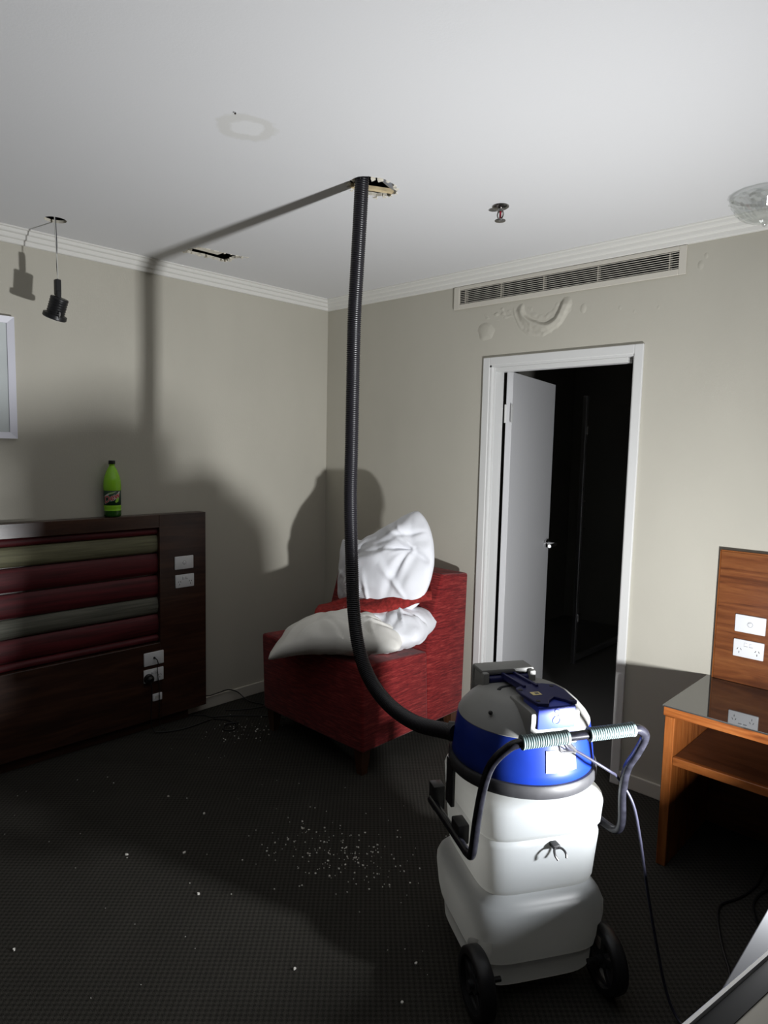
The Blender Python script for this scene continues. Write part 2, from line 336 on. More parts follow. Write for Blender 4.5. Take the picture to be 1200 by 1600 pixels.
# cornice, mitred runs
CP = [(0, 2.500), (0.016, 2.500), (0.019, 2.503), (0.021, 2.519), (0.034, 2.522), (0.037, 2.526), (0.039, 2.540), (0.053, 2.543), (0.056, 2.547), (0.058, 2.557), (0.070, 2.559), (0.070, H), (0, H)]
def cornice(name, P0, P1, nrm):
    bm = B(); P0 = Vector(P0); P1 = Vector(P1); nrm = Vector(nrm); d = (P1-P0).normalized(); A = []; D = []
    for o_, z in CP:
        A.append(bm.verts.new(Vector((0, 0, z))+P0+nrm*o_+d*o_)); D.append(bm.verts.new(Vector((0, 0, z))+P1+nrm*o_-d*o_))
    n = len(CP)
    for i in range(n): bm.faces.new((A[i], A[(i+1) % n], D[(i+1) % n], D[i]))
    bm.faces.new(A); bm.faces.new(D)
    return struct(obj(name, bm, 'trim'), 'white stepped cornice')
cornice('trim_1', (0, 0, 0), (0, RY, 0), (1, 0, 0)); cornice('trim_2', (RX, 0, 0), (0, 0, 0), (0, -1, 0))
cornice('trim_3', (RX, RY, 0), (RX, 0, 0), (-1, 0, 0)); cornice('trim_4', (0, RY, 0), (RX, RY, 0), (0, 1, 0))
def base(name, a):
    bm = B(); box(bm, *a, 0.0, 0.072, 0.004, 2); return struct(obj(name, bm, 'wall_trim' if False else 'vent'), 'low cream baseboard')
base('baseboard_left', (0, 0.014, RY, 0)); base('baseboard_back', (0.014, 1.296, -0.014, 0)); base('baseboard_back', (2.178, RX, -0.014, 0))
base('baseboard_right', (RX-0.014, RX, RY, 0)); base('baseboard_front', (0, RX, RY, RY+0.014))

# blistered paint on the back wall
def blister(name, x0, x1, z0, z1, hf, n=60, m_=40):
    bm = B(); g = []
    for i in range(n+1):
        row = []
        for j in range(m_+1):
            x = x0+(x1-x0)*i/n; z = z0+(z1-z0)*j/m_
            row.append(bm.verts.new((x, -(hf(x, z)-0.0015), z)))
        g.append(row)
    for i in range(n):
        for j in range(m_): bm.faces.new((g[i][j], g[i+1][j], g[i+1][j+1], g[i][j+1]))
    return obj(name, bm, 'wall', wall_back, True)
def h_main(x, z):
    dx, dz = (x-1.645)/0.165, (z-2.352)/0.165
    r = math.hypot(dx, dz); a = math.atan2(dz, dx)
    if dz > 0.06: return 0.0
    wob = 0.07*noise.noise(Vector((x*14, z*14, 2.0)))
    fade = max(0.0, min(1.0, (0.06-dz)/0.25))
    rim = math.exp(-((r+wob-0.96+0.10*math.cos(a*1.0))/0.06)**2)*0.004
    sag = math.exp(-((r+wob-0.74)/0.15)**2)*0.017*(1 if r+wob > 0.74 else math.exp(-((r+wob-0.74)/0.07)**2))
    fold = math.exp(-((r-0.48+wob)/0.10)**2)*0.003
    return (rim+sag+fold)*fade+0.002*noise.noise(Vector((x*50, z*50, 0)))*fade*(1 if r < 1.05 else 0)
blister('paint_blister', 1.45, 1.84, 2.16, 2.373, h_main, 90, 56)
def h_two(x, z):
    dx, dz = (x-1.300)/0.062, (z-2.235)/0.055
    r = math.hypot(dx, dz*(1.0+0.3*dx)); wob = 0.25*noise.noise(Vector((x*25, z*25, 5)))
    return 0.009*max(0, 1-(r+wob)**2)
blister('paint_blister', 1.22, 1.39, 2.165, 2.31, h_two, 46, 40)
def h_wr(x, z):
    ex = max(0, 1-((x-1.38)/0.16)**2)*max(0, 1-((z-2.325)/0.048)**2)
    return 0.010*ex*max(0, noise.noise(Vector((x*28, z*42, 9)))+0.1)
blister('paint_blister', 1.22, 1.53, 2.275, 2.373, h_wr, 70, 36)
def small_blobs(x, z):
    h = 0
    for cx, cz, r_, a_ in ((1.865, 2.29, 0.02, 0.005), (2.40, 2.405, 0.016, 0.005), (2.23, 2.25, 0.010, 0.003), (2.05, 2.27, 0.012, 0.003), (2.12, 2.245, 0.010, 0.003), (2.42, 2.44, 0.012, 0.004)):
        d = ((x-cx)/r_)**2+((z-cz)/(r_*1.5))**2; h = max(h, a_*max(0, 1-d))
    return h
blister('paint_blister', 1.83, 2.28, 2.22, 2.372, small_blobs, 80, 30); blister('paint_blister', 2.36, 2.46, 2.37, 2.48, small_blobs, 24, 24)

# ------------------------------------------------------------------ door set
bm = B()   # frame: architrave both legs + head, jambs, stops
aw = 0.042
box(bm, DX0-aw, DX0, -0.014, 0.0, 0, DZ+aw, 0.003); box(bm, DX1, DX1+aw, -0.014, 0.0, 0, DZ+aw, 0.003); box(bm, DX0, DX1, -0.014, 0.0, DZ, DZ+aw, 0.003)
box(bm, DX0-0.001, DX0+0.012, -0.010, 0.112, 0, DZ); box(bm, DX1-0.003, DX1+0.001, -0.010, 0.112, 0, DZ); box(bm, DX0, DX1, -0.010, 0.112, DZ-0.010, DZ+0.001)
box(bm, DX0+0.012, DX0+0.026, 0.012, 0.066, 0, DZ-0.01, 0.002); box(bm, DX1-0.014, DX1-0.003, 0.03, 0.066, 0, DZ-0.01, 0.002); box(bm, DX0+0.026, DX1-0.04, 0.012, 0.066, DZ-0.034, DZ-0.010, 0.002)
struct(obj('trim_5', bm, 'frame_white'), 'white painted door frame')
door = bpy.data.objects.new('door_1', None); C.objects.link(door); struct(door, 'white flush door standing open into a dark bathroom')
door.location = (DX0+0.030, 0.112, 0); door.rotation_euler = (0, 0, math.radians(102.5))
bm = B(); box(bm, 0.004, 0.776, -0.036, 0.0, 0.012, DZ-0.026, 0.002); leaf = obj('door_leaf', bm, 'doorwhite', door)
for z in (0.25, 1.80):
    bm = B(); box(bm, -0.012, 0.012, -0.0385, -0.0365, z-0.05, z+0.05); cyl(bm, (-0.004, -0.002, z-0.05), (-0.004, -0.002, z+0.05), 0.007, seg=12)
    for k in range(3): cyl(bm, (0.002, -0.0395, z-0.032+0.032*k), (0.002, -0.0375, z-0.032+0.032*k), 0.004, seg=8)
    obj('hinge', bm, 'frame_white', door, True, 30)
for s in (1, -1):
    y0 = -0.036 if s < 0 else 0.0
    bm = B(); cyl(bm, (0.712, y0, 1.0), (0.712, y0+s*0.010, 1.0), 0.029, seg=24)
    cyl(bm, (0.712, y0+s*0.008, 1.0), (0.712, y0+s*0.068, 1.0), 0.011, seg=14)
    tube(bm, spline([(0.715, y0+s*0.062, 1.0), (0.69, y0+s*0.069, 1.0), (0.65, y0+s*0.069, 1.0), (0.59, y0+s*0.064, 1.0)], 6), 0.011, 12)
    obj('door_handle', bm, 'chrome', door, True, 40)
# dark bathroom behind
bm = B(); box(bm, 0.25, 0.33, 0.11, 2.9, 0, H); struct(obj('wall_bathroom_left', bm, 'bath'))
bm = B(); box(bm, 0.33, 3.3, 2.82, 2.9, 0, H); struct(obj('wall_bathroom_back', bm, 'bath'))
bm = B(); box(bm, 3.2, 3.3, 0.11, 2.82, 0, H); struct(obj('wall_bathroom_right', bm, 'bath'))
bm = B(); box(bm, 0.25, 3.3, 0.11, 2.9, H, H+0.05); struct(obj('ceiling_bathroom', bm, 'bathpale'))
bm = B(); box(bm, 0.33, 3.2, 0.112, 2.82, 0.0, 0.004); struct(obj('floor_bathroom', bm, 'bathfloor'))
sc_ = thing('shower_screen', 'dim glass shower screen with slim posts in the dark bathroom', 'shower screen', (0, 0, 0.004))
bm = B(); box(bm, 1.12, 1.128, 1.52, 2.42, 0.06, 1.98); obj('glass_panel', bm, 'glass', sc_)
for yy in (1.50, 2.42):
    bm = B(); box(bm, 1.108, 1.140, yy, yy+0.03, 0.0, 2.0, 0.003); obj('post', bm, 'brushed', sc_)
bm = B(); box(bm, 1.108, 1.140, 1.53, 2.42, 0.02, 0.06, 0.003); obj('bottom_rail', bm, 'brushed', sc_)
bm = B(); tube(bm, spline([(1.108, 1.62, 1.22), (1.06, 1.62, 1.22), (1.06, 1.62, 1.02), (1.108, 1.62, 1.02)], 6), 0.008, 10); obj('handle', bm, 'chrome', sc_, True, 40)
for zz in (0.35, 1.75):
    bm = B(); box(bm, 1.10, 1.148, 1.52, 1.57, zz-0.03, zz+0.03, 0.004); obj('clamp', bm, 'chrome', sc_)
bt = thing('vanity_unit', 'dark bathroom vanity bench barely visible through the doorway', 'vanity', (2.55, 2.45, 0.004))
bm = B(); box(bm, -0.62, 0.6, -0.35, 0.34, 0.0, 0.80, 0.004); obj('cabinet', bm, 'bath', bt)
bm = B(); box(bm, -0.64, 0.62, -0.38, 0.34, 0.80, 0.84, 0.005); obj('benchtop', bm, 'bathpale', bt)
bm = B(); tube(bm, spline([(0, 0.2, 0.84), (0, 0.2, 1.0), (0, 0.14, 1.05), (0, 0.05, 1.02)], 6), 0.012, 10); obj('tap', bm, 'chrome', bt, True, 40)

# ------------------------------------------------------------------ ceiling fittings
v_ = thing('air_vent', 'long cream louvred air vent high on the wall under the cornice', 'vent', (1.71, 0, 2.435))
def vbox(a, b, c, d, e, f, bev=0.0):
    bm = B(); box(bm, a-1.71, b-1.71, c, d, e-2.435, f-2.435, bev, 1); return bm
bm = B()
for a in ((1.078, 1.117, 2.376, 2.4985), (2.31, 2.342, 2.376, 2.4985)): box(bm, a[0]-1.71, a[1]-1.71, -0.012, 0, a[2]-2.435, a[3]-2.435, 0.002, 1)
for a in ((1.117, 2.31, 2.376, 2.402), (1.117, 2.31, 2.480, 2.4985)): box(bm, a[0]-1.71, a[1]-1.71, -0.012, 0, a[2]-2.435, a[3]-2.435, 0.002, 1)
obj('frame', bm, 'vent', v_)
nsl = 8
for k in range(nsl):
    z = 2.402+(k+0.5)*0.078/nsl-2.435
    bm = B(); prism(bm, [(-0.009, z-0.0013), (-0.009, z+0.0012), (-0.004, z+0.0014), (-0.004, z-0.0004)], 1.117-1.71, 2.31-1.71, 'x'); obj('slat', bm, 'vent', v_)
for x in (1.150, 1.385, 1.640, 1.930, 2.265):
    bm = B(); box(bm, x-1.71, x+0.006-1.71, -0.004, 0.02, -0.033, 0.045); obj('divider', bm, 'vent', v_)
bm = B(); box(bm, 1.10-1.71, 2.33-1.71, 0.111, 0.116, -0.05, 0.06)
box(bm, 1.118-1.71, 2.309-1.71, 0.001, 0.112, -0.0329, -0.0319); box(bm, 1.118-1.71, 2.309-1.71, 0.001, 0.112, 0.0436, 0.0446); box(bm, 1.1172-1.71, 1.119-1.71, 0.001, 0.112, -0.0329, 0.0446); box(bm, 2.308-1.71, 2.3098-1.71, 0.001, 0.112, -0.0329, 0.0446); obj('dark_vent_sheets', bm, 'cavity', v_)  # dark sheets added inside the opening, shade between the slats put in as colour

sp = thing('fire_sprinkler', 'small chrome fire sprinkler head with red bulb on the ceiling', 'sprinkler', (1.88, -0.748, H))
bm = B(); lathe(bm, [(0.034, 0.0), (0.033, -0.004), (0.024, -0.010), (0.012, -0.012)], 24, cap0=True, cap1=True); obj('escutcheon', bm, 'brass', sp, True, 40)
bm = B(); cyl(bm, (0, 0, -0.010), (0, 0, -0.022), 0.013, 0.011, 12); 
for s in (1, -1): tube(bm, spline([(s*0.010, 0, -0.02), (s*0.014, 0, -0.032), (s*0.010, 0, -0.044), (0.0, 0, -0.054)], 4), 0.0028, 8)
obj('body', bm, 'brass', sp, True, 40)
bm = B(); cyl(bm, (0, 0, -0.022), (0, 0, -0.048), 0.0045, seg=10); obj('glass_bulb', bm, 'redbulb', sp, True, 40)
bm = B(); lathe(bm, [(0.021, -0.054), (0.022, -0.056), (0.021, -0.058), (0.005, -0.061)], 20, cap0=True, cap1=True); obj('deflector', bm, 'brass', sp, True, 40)

gl = thing('ceiling_light', 'clear cut-glass bowl ceiling light near the cornice', 'ceiling light', (2.70, -0.235, H))
bm = B(); lathe(bm, [(0.055, 0.0), (0.055, -0.012), (0.03, -0.020), (0.016, -0.022), (0.014, -0.052), (0.008, -0.056)], 28, cap0=True, cap1=True); obj('base_plate', bm, 'frame_white', gl, True, 40)
bm = B()
def bowl(th):
    pr = [(0.112, -0.014), (0.121, -0.020), (0.122, -0.028), (0.116, -0.034), (0.110, -0.046), (0.103, -0.060), (0.090, -0.076), (0.072, -0.090), (0.048, -0.100), (0.022, -0.106), (0.0015, -0.108)]
    out = []
    for r, z in pr: out.append((max(0.001, r-th), z+(th if r < 0.11 else 0)))
    return out
seg = 64
def bumpy(prof, amp):
    rings = []
    for i, (r, z) in enumerate(prof):
        rings.append([bm.verts.new(((r+amp*(1 if (k//2+i) % 2 else -1)*min(1, r/0.05))*math.cos(2*PI*k/seg), (r+amp*(1 if (k//2+i) % 2 else -1)*min(1, r/0.05))*math.sin(2*PI*k/seg), z)) for k in range(seg)])
    for i in range(len(rings)-1):
        for k in range(seg): bm.faces.new((rings[i][k], rings[i][(k+1) % seg], rings[i+1][(k+1) % seg], rings[i+1][k]))
    bm.faces.new(rings[-1]); return rings
r1 = bumpy(bowl(0.0), 0.0032); r2 = bumpy(bowl(0.005), 0.0)
for k in range(seg): bm.faces.new((r1[0][k], r1[0][(k+1) % seg], r2[0][(k+1) % seg], r2[0][k]))
obj('glass_bowl', bm, 'glass', gl)
bm = B(); lathe(bm, [(0.009, -0.108), (0.010, -0.112), (0.006, -0.119), (0.002, -0.122)], 16, cap0=True, cap1=True); obj('finial', bm, 'glass', gl, True, 40)
bm = B(); lathe(bm, [(0.004, 0.0), (0.004, -0.004), (0.002, -0.007)], 10, cap0=True, cap1=True)
o = obj('ceiling_screw', bm, 'chrome', None, True, 40); o.location = (1.721, -1.880, H); tag(o, 'tiny metal screw end poking from the ceiling beside the stain', 'screw')

# things seen in the ceiling holes
bm = B(); box(bm, -0.010, 0.010, -0.30, 0.30, 0, 0.012, 0, mtx=Matrix.Translation((1.612, -1.178, H+0.002)) @ Matrix.Rotation(-0.5, 4, 'Z'))
o = obj('ceiling_joist', bm, 'timber'); tag(o, 'pale timber batten seen inside the ragged hole by the hose', 'batten')
bm = B(); tube(bm, [(1.60, -0.98, H+0.045), (1.66, -1.13, H+0.030), (1.685, -1.20, H+0.028), (1.70, -1.245, H+0.030), (1.73, -1.45, H+0.05)], 0.024, 20)
o = obj('foil_duct', bm, 'foil', None, True, 60); tag(o, 'blue-grey foil duct seen inside the hole by the hose', 'duct')
bm = B(); rr = random.Random(4)
for k in range(16):
    a = 2*PI*k/16+rr.uniform(-.1, .1); x, y = 1.625+0.083*math.cos(a), -1.212+0.097*math.sin(a)
    s = rr.uniform(0.008, 0.017); t = rr.uniform(0, 6)
    p = [(x+s*math.cos(t+q*2.1)*rr.uniform(.6, 1.2), y+s*math.sin(t+q*2.1)*rr.uniform(.6, 1.2)) for q in range(3)]
    prism(bm, p, H-rr.uniform(0.002, 0.007), H+0.006, 'z')
o = obj('torn_edge', bm, 'plaster', ceiling)
bm = B()
for k in range(22):
    t = k/22; i = int(t*len(slot_hole)); x, y = slot_hole[i]; x2, y2 = slot_hole[(i+1) % len(slot_hole)]; f = t*len(slot_hole)-i
    x, y = x+(x2-x)*f, y+(y2-y)*f; s = rr.uniform(0.006, 0.014); t = rr.uniform(0, 6)
    p = [(x+s*math.cos(t+q*2.1)*rr.uniform(.6, 1.3), y+s*math.sin(t+q*2.1)*rr.uniform(.6, 1.3)) for q in range(3)]
    prism(bm, p, H-rr.uniform(0.001, 0.005), H+0.006, 'z')
obj('torn_edge', bm, 'plaster', ceiling)
bm = B(); box(bm, 0.352, 0.412, -1.30, -1.075, H+0.012, H+0.05); box(bm, 0.425, 0.436, -1.28, -1.10, H+0.006, H+0.03)
o = obj('ceiling_batten', bm, 'plaster'); tag(o, 'pale batten showing inside the torn slot in the ceiling', 'batten')

# dangling downlight
dl = thing('hanging_downlight', 'black downlight fitting dangling on a thin wire from the round ceiling hole', 'downlight', (0.282, -1.858, H))
wp = spline([(0.016, -0.002, 0.30), (0.004, -0.002, 0.04), (0.0, 0.0, -0.01), (-0.004, 0.004, -0.10), (-0.002, 0.008, -0.20), (-0.004, 0.008, -0.255)], 6)
bm = B(); tube(bm, wp, 0.0024, 8); obj('wire', bm, 'lab_white', dl, True)
wp2 = spline([(0.02, 0.004, 0.30), (0.008, 0.003, 0.04), (0.001, 0.004, -0.01), (0.0, 0.007, -0.10), (-0.006, 0.006, -0.18), (-0.004, 0.009, -0.255)], 6)
bm = B(); tube(bm, wp2, 0.0018, 8); obj('wire', bm, 'cord', dl, True)
bm = B(); box(bm, -0.016, 0.012, -0.006, 0.018, -0.318, -0.250, 0.004); box(bm, -0.010, 0.016, -0.004, 0.016, -0.335, -0.300, 0.004); obj('connector', bm, 'black', dl)
cx = Matrix.Translation((0.006, 0.012, -0.328)) @ Euler((0.10, 0.10, 0)).to_matrix().to_4x4() @ Matrix.Rotation(math.radians(21), 4, cf)
bm = B(); rings = []
pr = [(0.006, 0.0), (0.036, -0.002), (0.038, -0.006)]
for k in range(6): pr += [(0.0385, -0.012-k*0.011), (0.0368, -0.015-k*0.011), (0.0368, -0.018-k*0.011), (0.0390, -0.020-k*0.011)]
pr += [(0.040, -0.082)]
lathe(bm, pr, 32, cap0=True, cap1=True); bmesh.ops.transform(bm, matrix=cx, verts=bm.verts); hs = obj('housing', bm, 'black', dl, True, 40)
bm = B(); lathe(bm, [(0.040, -0.074), (0.050, -0.078), (0.051, -0.094), (0.047, -0.098), (0.040, -0.092)], 32); bmesh.ops.transform(bm, matrix=cx, verts=bm.verts); obj('rim', bm, 'black', dl, True, 40)
bm = B(); lathe(bm, [(0.045, -0.092), (0.043, -0.099), (0.001, -0.101)], 28, cap1=True); bmesh.ops.transform(bm, matrix=cx, verts=bm.verts); obj('lens', bm, 'plate', dl, True, 40)
for s in (1, -1):
    bm = B(); tube(bm, [cx @ Vector(p) for p in spline([(s*0.038, 0.0, -0.055), (s*0.050, 0, -0.060), (s*0.058, 0, -0.074), (s*0.050, 0, -0.084)], 5)], 0.002, 8); obj('spring_clip', bm, 'chrome', dl, True)

# ------------------------------------------------------------------ picture on left wall
pf = thing('framed_picture', 'silver framed pale picture hanging on the left wall above the headboard', 'picture', (0, -2.40, 1.884))
hw, hh = 0.445, 0.281; fw = 0.030
for (a, b, c, d, nm) in ((-hw, -hw+fw, -hh, hh, 0), (hw-fw, hw, -hh, hh, 0)):
    bm = B(); prism(bm, [(0.001, a), (0.024, a), (0.028, a+0.006), (0.022, b), (0.001, b)], 0, 0, 'x') if False else None
def fmember(pts, ax):
    """mitred frame side; pts = outer a, outer b, inner b, inner a in (y,z)"""
    bm = B(); oA, oB, iB, iA = pts
    q = [[bm.verts.new((x, *p)) for p in (oA, oB, iB, iA)] for x in (0.002, 0.0)]
    f = [bm.verts.new((0.028, *oA)), bm.verts.new((0.028, *oB)), bm.verts.new((0.020, *iB)), bm.verts.new((0.020, *iA))]
    bb = q[0]
    for v in q[1]: bm.verts.remove(v)
    bm.faces.new(f); bm.faces.new(bb)
    for i in range(4): bm.faces.new((f[i], f[(i+1) % 4], bb[(i+1) % 4], bb[i]))
    return bm
oc = [(-hw, -hh), (hw, -hh), (hw, hh), (-hw, hh)]; ic = [(-hw+fw, -hh+fw), (hw-fw, -hh+fw), (hw-fw, hh-fw), (-hw+fw, hh-fw)]
for i in range(4):
    j = (i+1) % 4
    obj('frame_side', fmember((oc[i], oc[j], ic[j], ic[i]), 0), 'alu_paint', pf)
bm = B(); box(bm, 0.002, 0.014, -hw+fw, hw-fw, -hh+fw, hh-fw); obj('picture_panel', bm, 'art', pf)

# ------------------------------------------------------------------ headboard
hb = thing('headboard', 'wide dark timber headboard with padded red and olive stripes against the left wall', 'headboard', (0, -2.3, 0))
HY = 2.3  # local y = world y + HY
XF = 0.078; HT = 1.207; yR = -0.985; yL = -3.70; yP = -1.272
def hbx(name, y0, y1, z0, z1, x0=0.002, x1=XF, m='headwood', bev=0.002):
    bm = B(); box(bm, x0, x1, y0+HY, y1+HY, z0, z1, bev, 1); return obj(name, bm, m, hb)
hbx('top_rail', yL, yP, 1.136, HT); hbx('end_post', yP, yR, 0.060, HT); hbx('end_post', yL-0.29, yL, 0.060, HT)
hbx('lower_panel', yL, yP, 0.060, 0.492); hbx('back_board', yL, yP, 0.492, 1.136, 0.002, 0.030)
hbx('plinth', yL-0.2, yR-0.10, 0.0, 0.060, 0.002, 0.045)
strips = [(1.094, 1.136, 'padred'), (0.995, 1.092, 'padolive'), (0.876, 0.989, 'padred'), (0.750, 0.866, 'padred'), (0.652, 0.744, 'padgrey'), (0.538, 0.647, 'padred'), (0.494, 0.532, 'padred')]
for z0, z1, m in strips:
    bm = B(); n = 10; prof = [(0.030, z0)]
    for k in range(n+1):
        t = k/n; prof.append((0.044+0.016*math.sin(PI*t)**0.5, z0+(z1-z0)*t))
    prof.append((0.030, z1))
    A = [bm.verts.new((x, yL+0.001+HY, z)) for x, z in prof]; D = [bm.verts.new((x, yP-0.001+HY, z)) for x, z in prof]
    for i in range(len(prof)): bm.faces.new((A[i], A[(i+1) % len(prof)], D[(i+1) % len(prof)], D[i]))
    bm.faces.new(A); bm.faces.new(D)
    obj('padded_strip', bm, m, hb, True, 50)

# ------------------------------------------------------------------ electrical plates
def plate_root(name, label, cat, loc, nrm, w_=0.116, h_=0.074):
    """local: x right, z up, y = out of the surface is -y"""
    rz = {'x': PI/2, 'y': 0.0}[nrm]
    t = thing(name, label, cat, loc, rz)
    bm = B(); box(bm, -w_/2, w_/2, -0.009, 0.0, -h_/2, h_/2, 0.0035, 2); obj('face_plate', bm, 'plate', t, True, 30)
    return t
def rocker(t, x, z, r=0.009):
    bm = B(); cyl(bm, (x, -0.0085, z), (x, -0.0105, z), r, r*0.95, 20); b1 = obj('switch_surround', bm, 'plate', t, True, 40)
    bm = B(); box(bm, x-0.004, x+0.004, -0.0145, -0.009, z-0.0065, z+0.0065, 0.0015); obj('rocker', bm, 'plate', t)
    bm = B(); lathe(bm, [(r+0.0006, 0), (r+0.0016, 0), (r+0.0016, 0.0004), (r+0.0006, 0.0004)], 24); bmesh.ops.transform(bm, matrix=Matrix.Translation((x, -0.0091, z)) @ Matrix.Rotation(PI/2, 4, 'X'), verts=bm.verts); obj('seam', bm, 'ink', t)
def pins(t, x, z):
    for dx, dz, an in ((-0.0065, 0.005, 0.5), (0.0065, 0.005, -0.5), (0, -0.009, 0)):
        bm = B(); mt = Matrix.Translation((x+dx, -0.0092, z+dz)) @ Matrix.Rotation(an, 4, 'Y'); box(bm, -0.0011, 0.0011, -0.0005, 0.0005, -0.0042, 0.0042, mtx=mt); obj('pin_slot', bm, 'slot', t)
def outlet(name, label, loc, nrm, plug=None):
    t = plate_root(name, label, 'power outlet', loc, nrm)
    for s in (-1, 1):
        pins(t, s*0.034, -0.008)
        bm = B(); box(bm, s*0.010-0.006, s*0.010+0.006, -0.0125, -0.008, 0.012, 0.026, 0.001); obj('rocker', bm, 'plate', t)
        bm = B(); box(bm, s*0.010-0.007, s*0.010+0.007, -0.0094, -0.009, 0.010, 0.012); obj('seam', bm, 'ink', t)
    return t
sw = plate_root('light_switch', 'white light switch plate with round button, uppermost on the desk wall panel', 'light switch', (2.703, -0.0265, 0.902), 'y'); rocker(sw, 0, 0)
outlet('power_outlet', 'white double power outlet on the wooden wall panel above the desk', (2.703, -0.0265, 0.797), 'y')
sw = plate_root('light_switch', 'white light switch plate on the right post of the headboard', 'light switch', (XF, -1.127, 0.928), 'x'); rocker(sw, 0, 0)
outlet('power_outlet', 'white double power outlet under the switch on the headboard post', (XF, -1.124, 0.823), 'x')
pl = plate_root('cable_plate', 'white wall plate with a black cable at its centre, low on the headboard', 'wall plate', (XF, -1.315, 0.412), 'x')
bm = B(); cyl(bm, (0, -0.009, 0.004), (0, -0.014, 0.004), 0.006, seg=14); obj('grommet', bm, 'slot', pl)
po = outlet('power_outlet', 'white double power outlet with a black plug in it, low on the headboard', (XF, -1.317, 0.318), 'x')
dp = plate_root('data_plate', 'small white data socket plate lowest on the headboard', 'wall plate', (XF, -1.297, 0.188), 'x', 0.056, 0.042)
bm = B(); box(bm, -0.014, 0.014, -0.0095, -0.0088, -0.009, 0.009, 0.002); obj('port', bm, 'lab_white', dp)
pg = thing('power_plug', 'black round power plug pushed into the low headboard outlet', 'plug', (XF+0.010, -1.351, 0.306), PI/2)
bm = B(); cyl(bm, (0, 0, 0), (0, -0.022, 0), 0.027, 0.024, 24); cyl(bm, (0, -0.022, 0), (0, -0.034, -0.004), 0.02, 0.014, 20); obj('plug_body', bm, 'black', pg, True, 40)
bm = B(); tube(bm, spline([(0, -0.026, -0.012), (0.002, -0.034, -0.04), (0.004, -0.030, -0.10), (0.0, -0.026, -0.20), (0.004, -0.030, -0.27), (0.03, -0.05, -0.297), (0.16, -0.10, -0.300), (0.34, -0.09, -0.300)], 8), 0.0035, 8); obj('plug_cord', bm, 'blackcord', pg, True)
bm = B(); tube(bm, spline([(XF+0.010, -1.315, 0.416), (XF+0.026, -1.308, 0.408), (XF+0.024, -1.300, 0.385), (XF+0.020, -1.303, 0.36), (XF+0.018, -1.300, 0.33), (XF+0.016, -1.296, 0.285), (XF+0.014, -1.290, 0.24), (XF+0.012, -1.29, 0.14), (XF+0.015, -1.29, 0.03), (XF+0.05, -1.27, 0.005)], 6), 0.0026, 8)
o = obj('data_cable', bm, 'blackcord', None, True); tag(o, 'thin black cable hanging from the low headboard wall plate', 'cable')

# ------------------------------------------------------------------ green drink bottle
bo = thing('drink_bottle', 'lime green soft drink bottle with black cap standing on the headboard', 'bottle', (0.039, -1.512, HT))
pr = [(0.030, 0.0), (0.040, 0.004), (0.043, 0.014), (0.0425, 0.035), (0.0405, 0.042), (0.0425, 0.050), (0.0430, 0.058), (0.0415, 0.064), (0.0415, 0.138), (0.0435, 0.145), (0.0440, 0.165), (0.0420, 0.190), (0.036, 0.216), (0.027, 0.240), (0.018, 0.258), (0.0135, 0.266), (0.0135, 0.272), (0.016, 0.274), (0.016, 0.277), (0.0125, 0.278)]
bm = B(); lathe(bm, pr[3:], 40, cap1=True, cap0=True); obj('bottle_body', bm, 'bottle', bo, True, 60)
bm = B(); lathe(bm, pr[:4], 40, cap0=True); obj('bottle_foot', bm, 'bottlebase', bo, True, 60)
bm = B(); lathe(bm, [(0.0155, 0.2745), (0.0165, 0.277), (0.0165, 0.292), (0.0155, 0.2945), (0.001, 0.2946)], 30, cap0=True, cap1=True); obj('cap', bm, 'black', bo, True, 40)
RL = 0.0424
bm = B(); lathe(bm, [(RL-0.0008, 0.063), (RL, 0.0635), (RL, 0.1385), (RL-0.0008, 0.139)], 48); lab = obj('label_band', bm, 'lab_dark', bo, True, 60)
FA = math.atan2(-3.045+1.512, 3.47-0.039)   # side of the label that faces the room
def wrap(bm, rad): 
    for v in bm.verts:
        a = FA+v.co.x/RL; r = rad+v.co.z; v.co = Vector((r*math.cos(a), r*math.sin(a), v.co.y))
def poly_sheet(pts, rad, m, name):
    bm = B(); f = bm.faces.new([bm.verts.new((x, y, 0)) for x, y in pts])
    bmesh.ops.triangulate(bm, faces=[f]); bmesh.ops.subdivide_edges(bm, edges=bm.edges, cuts=3, use_grid_fill=True); wrap(bm, rad); obj(name, bm, m, lab)
poly_sheet([(-0.045, 0.079), (0.012, 0.106), (0.034, 0.134), (0.044, 0.137), (0.018, 0.098), (0.006, 0.088), (-0.045, 0.074)], RL+0.0003, 'lab_white', 'label_stroke')
poly_sheet([(0.012, 0.082), (0.030, 0.112), (0.036, 0.100), (0.030, 0.082), (0.018, 0.076)], RL+0.0003, 'lab_lime', 'label_flash')
poly_sheet([(-0.045, 0.112), (-0.020, 0.126), (0.010, 0.134), (0.022, 0.135), (-0.010, 0.122), (-0.045, 0.104)], RL+0.0003, 'lab_white', 'label_stroke')
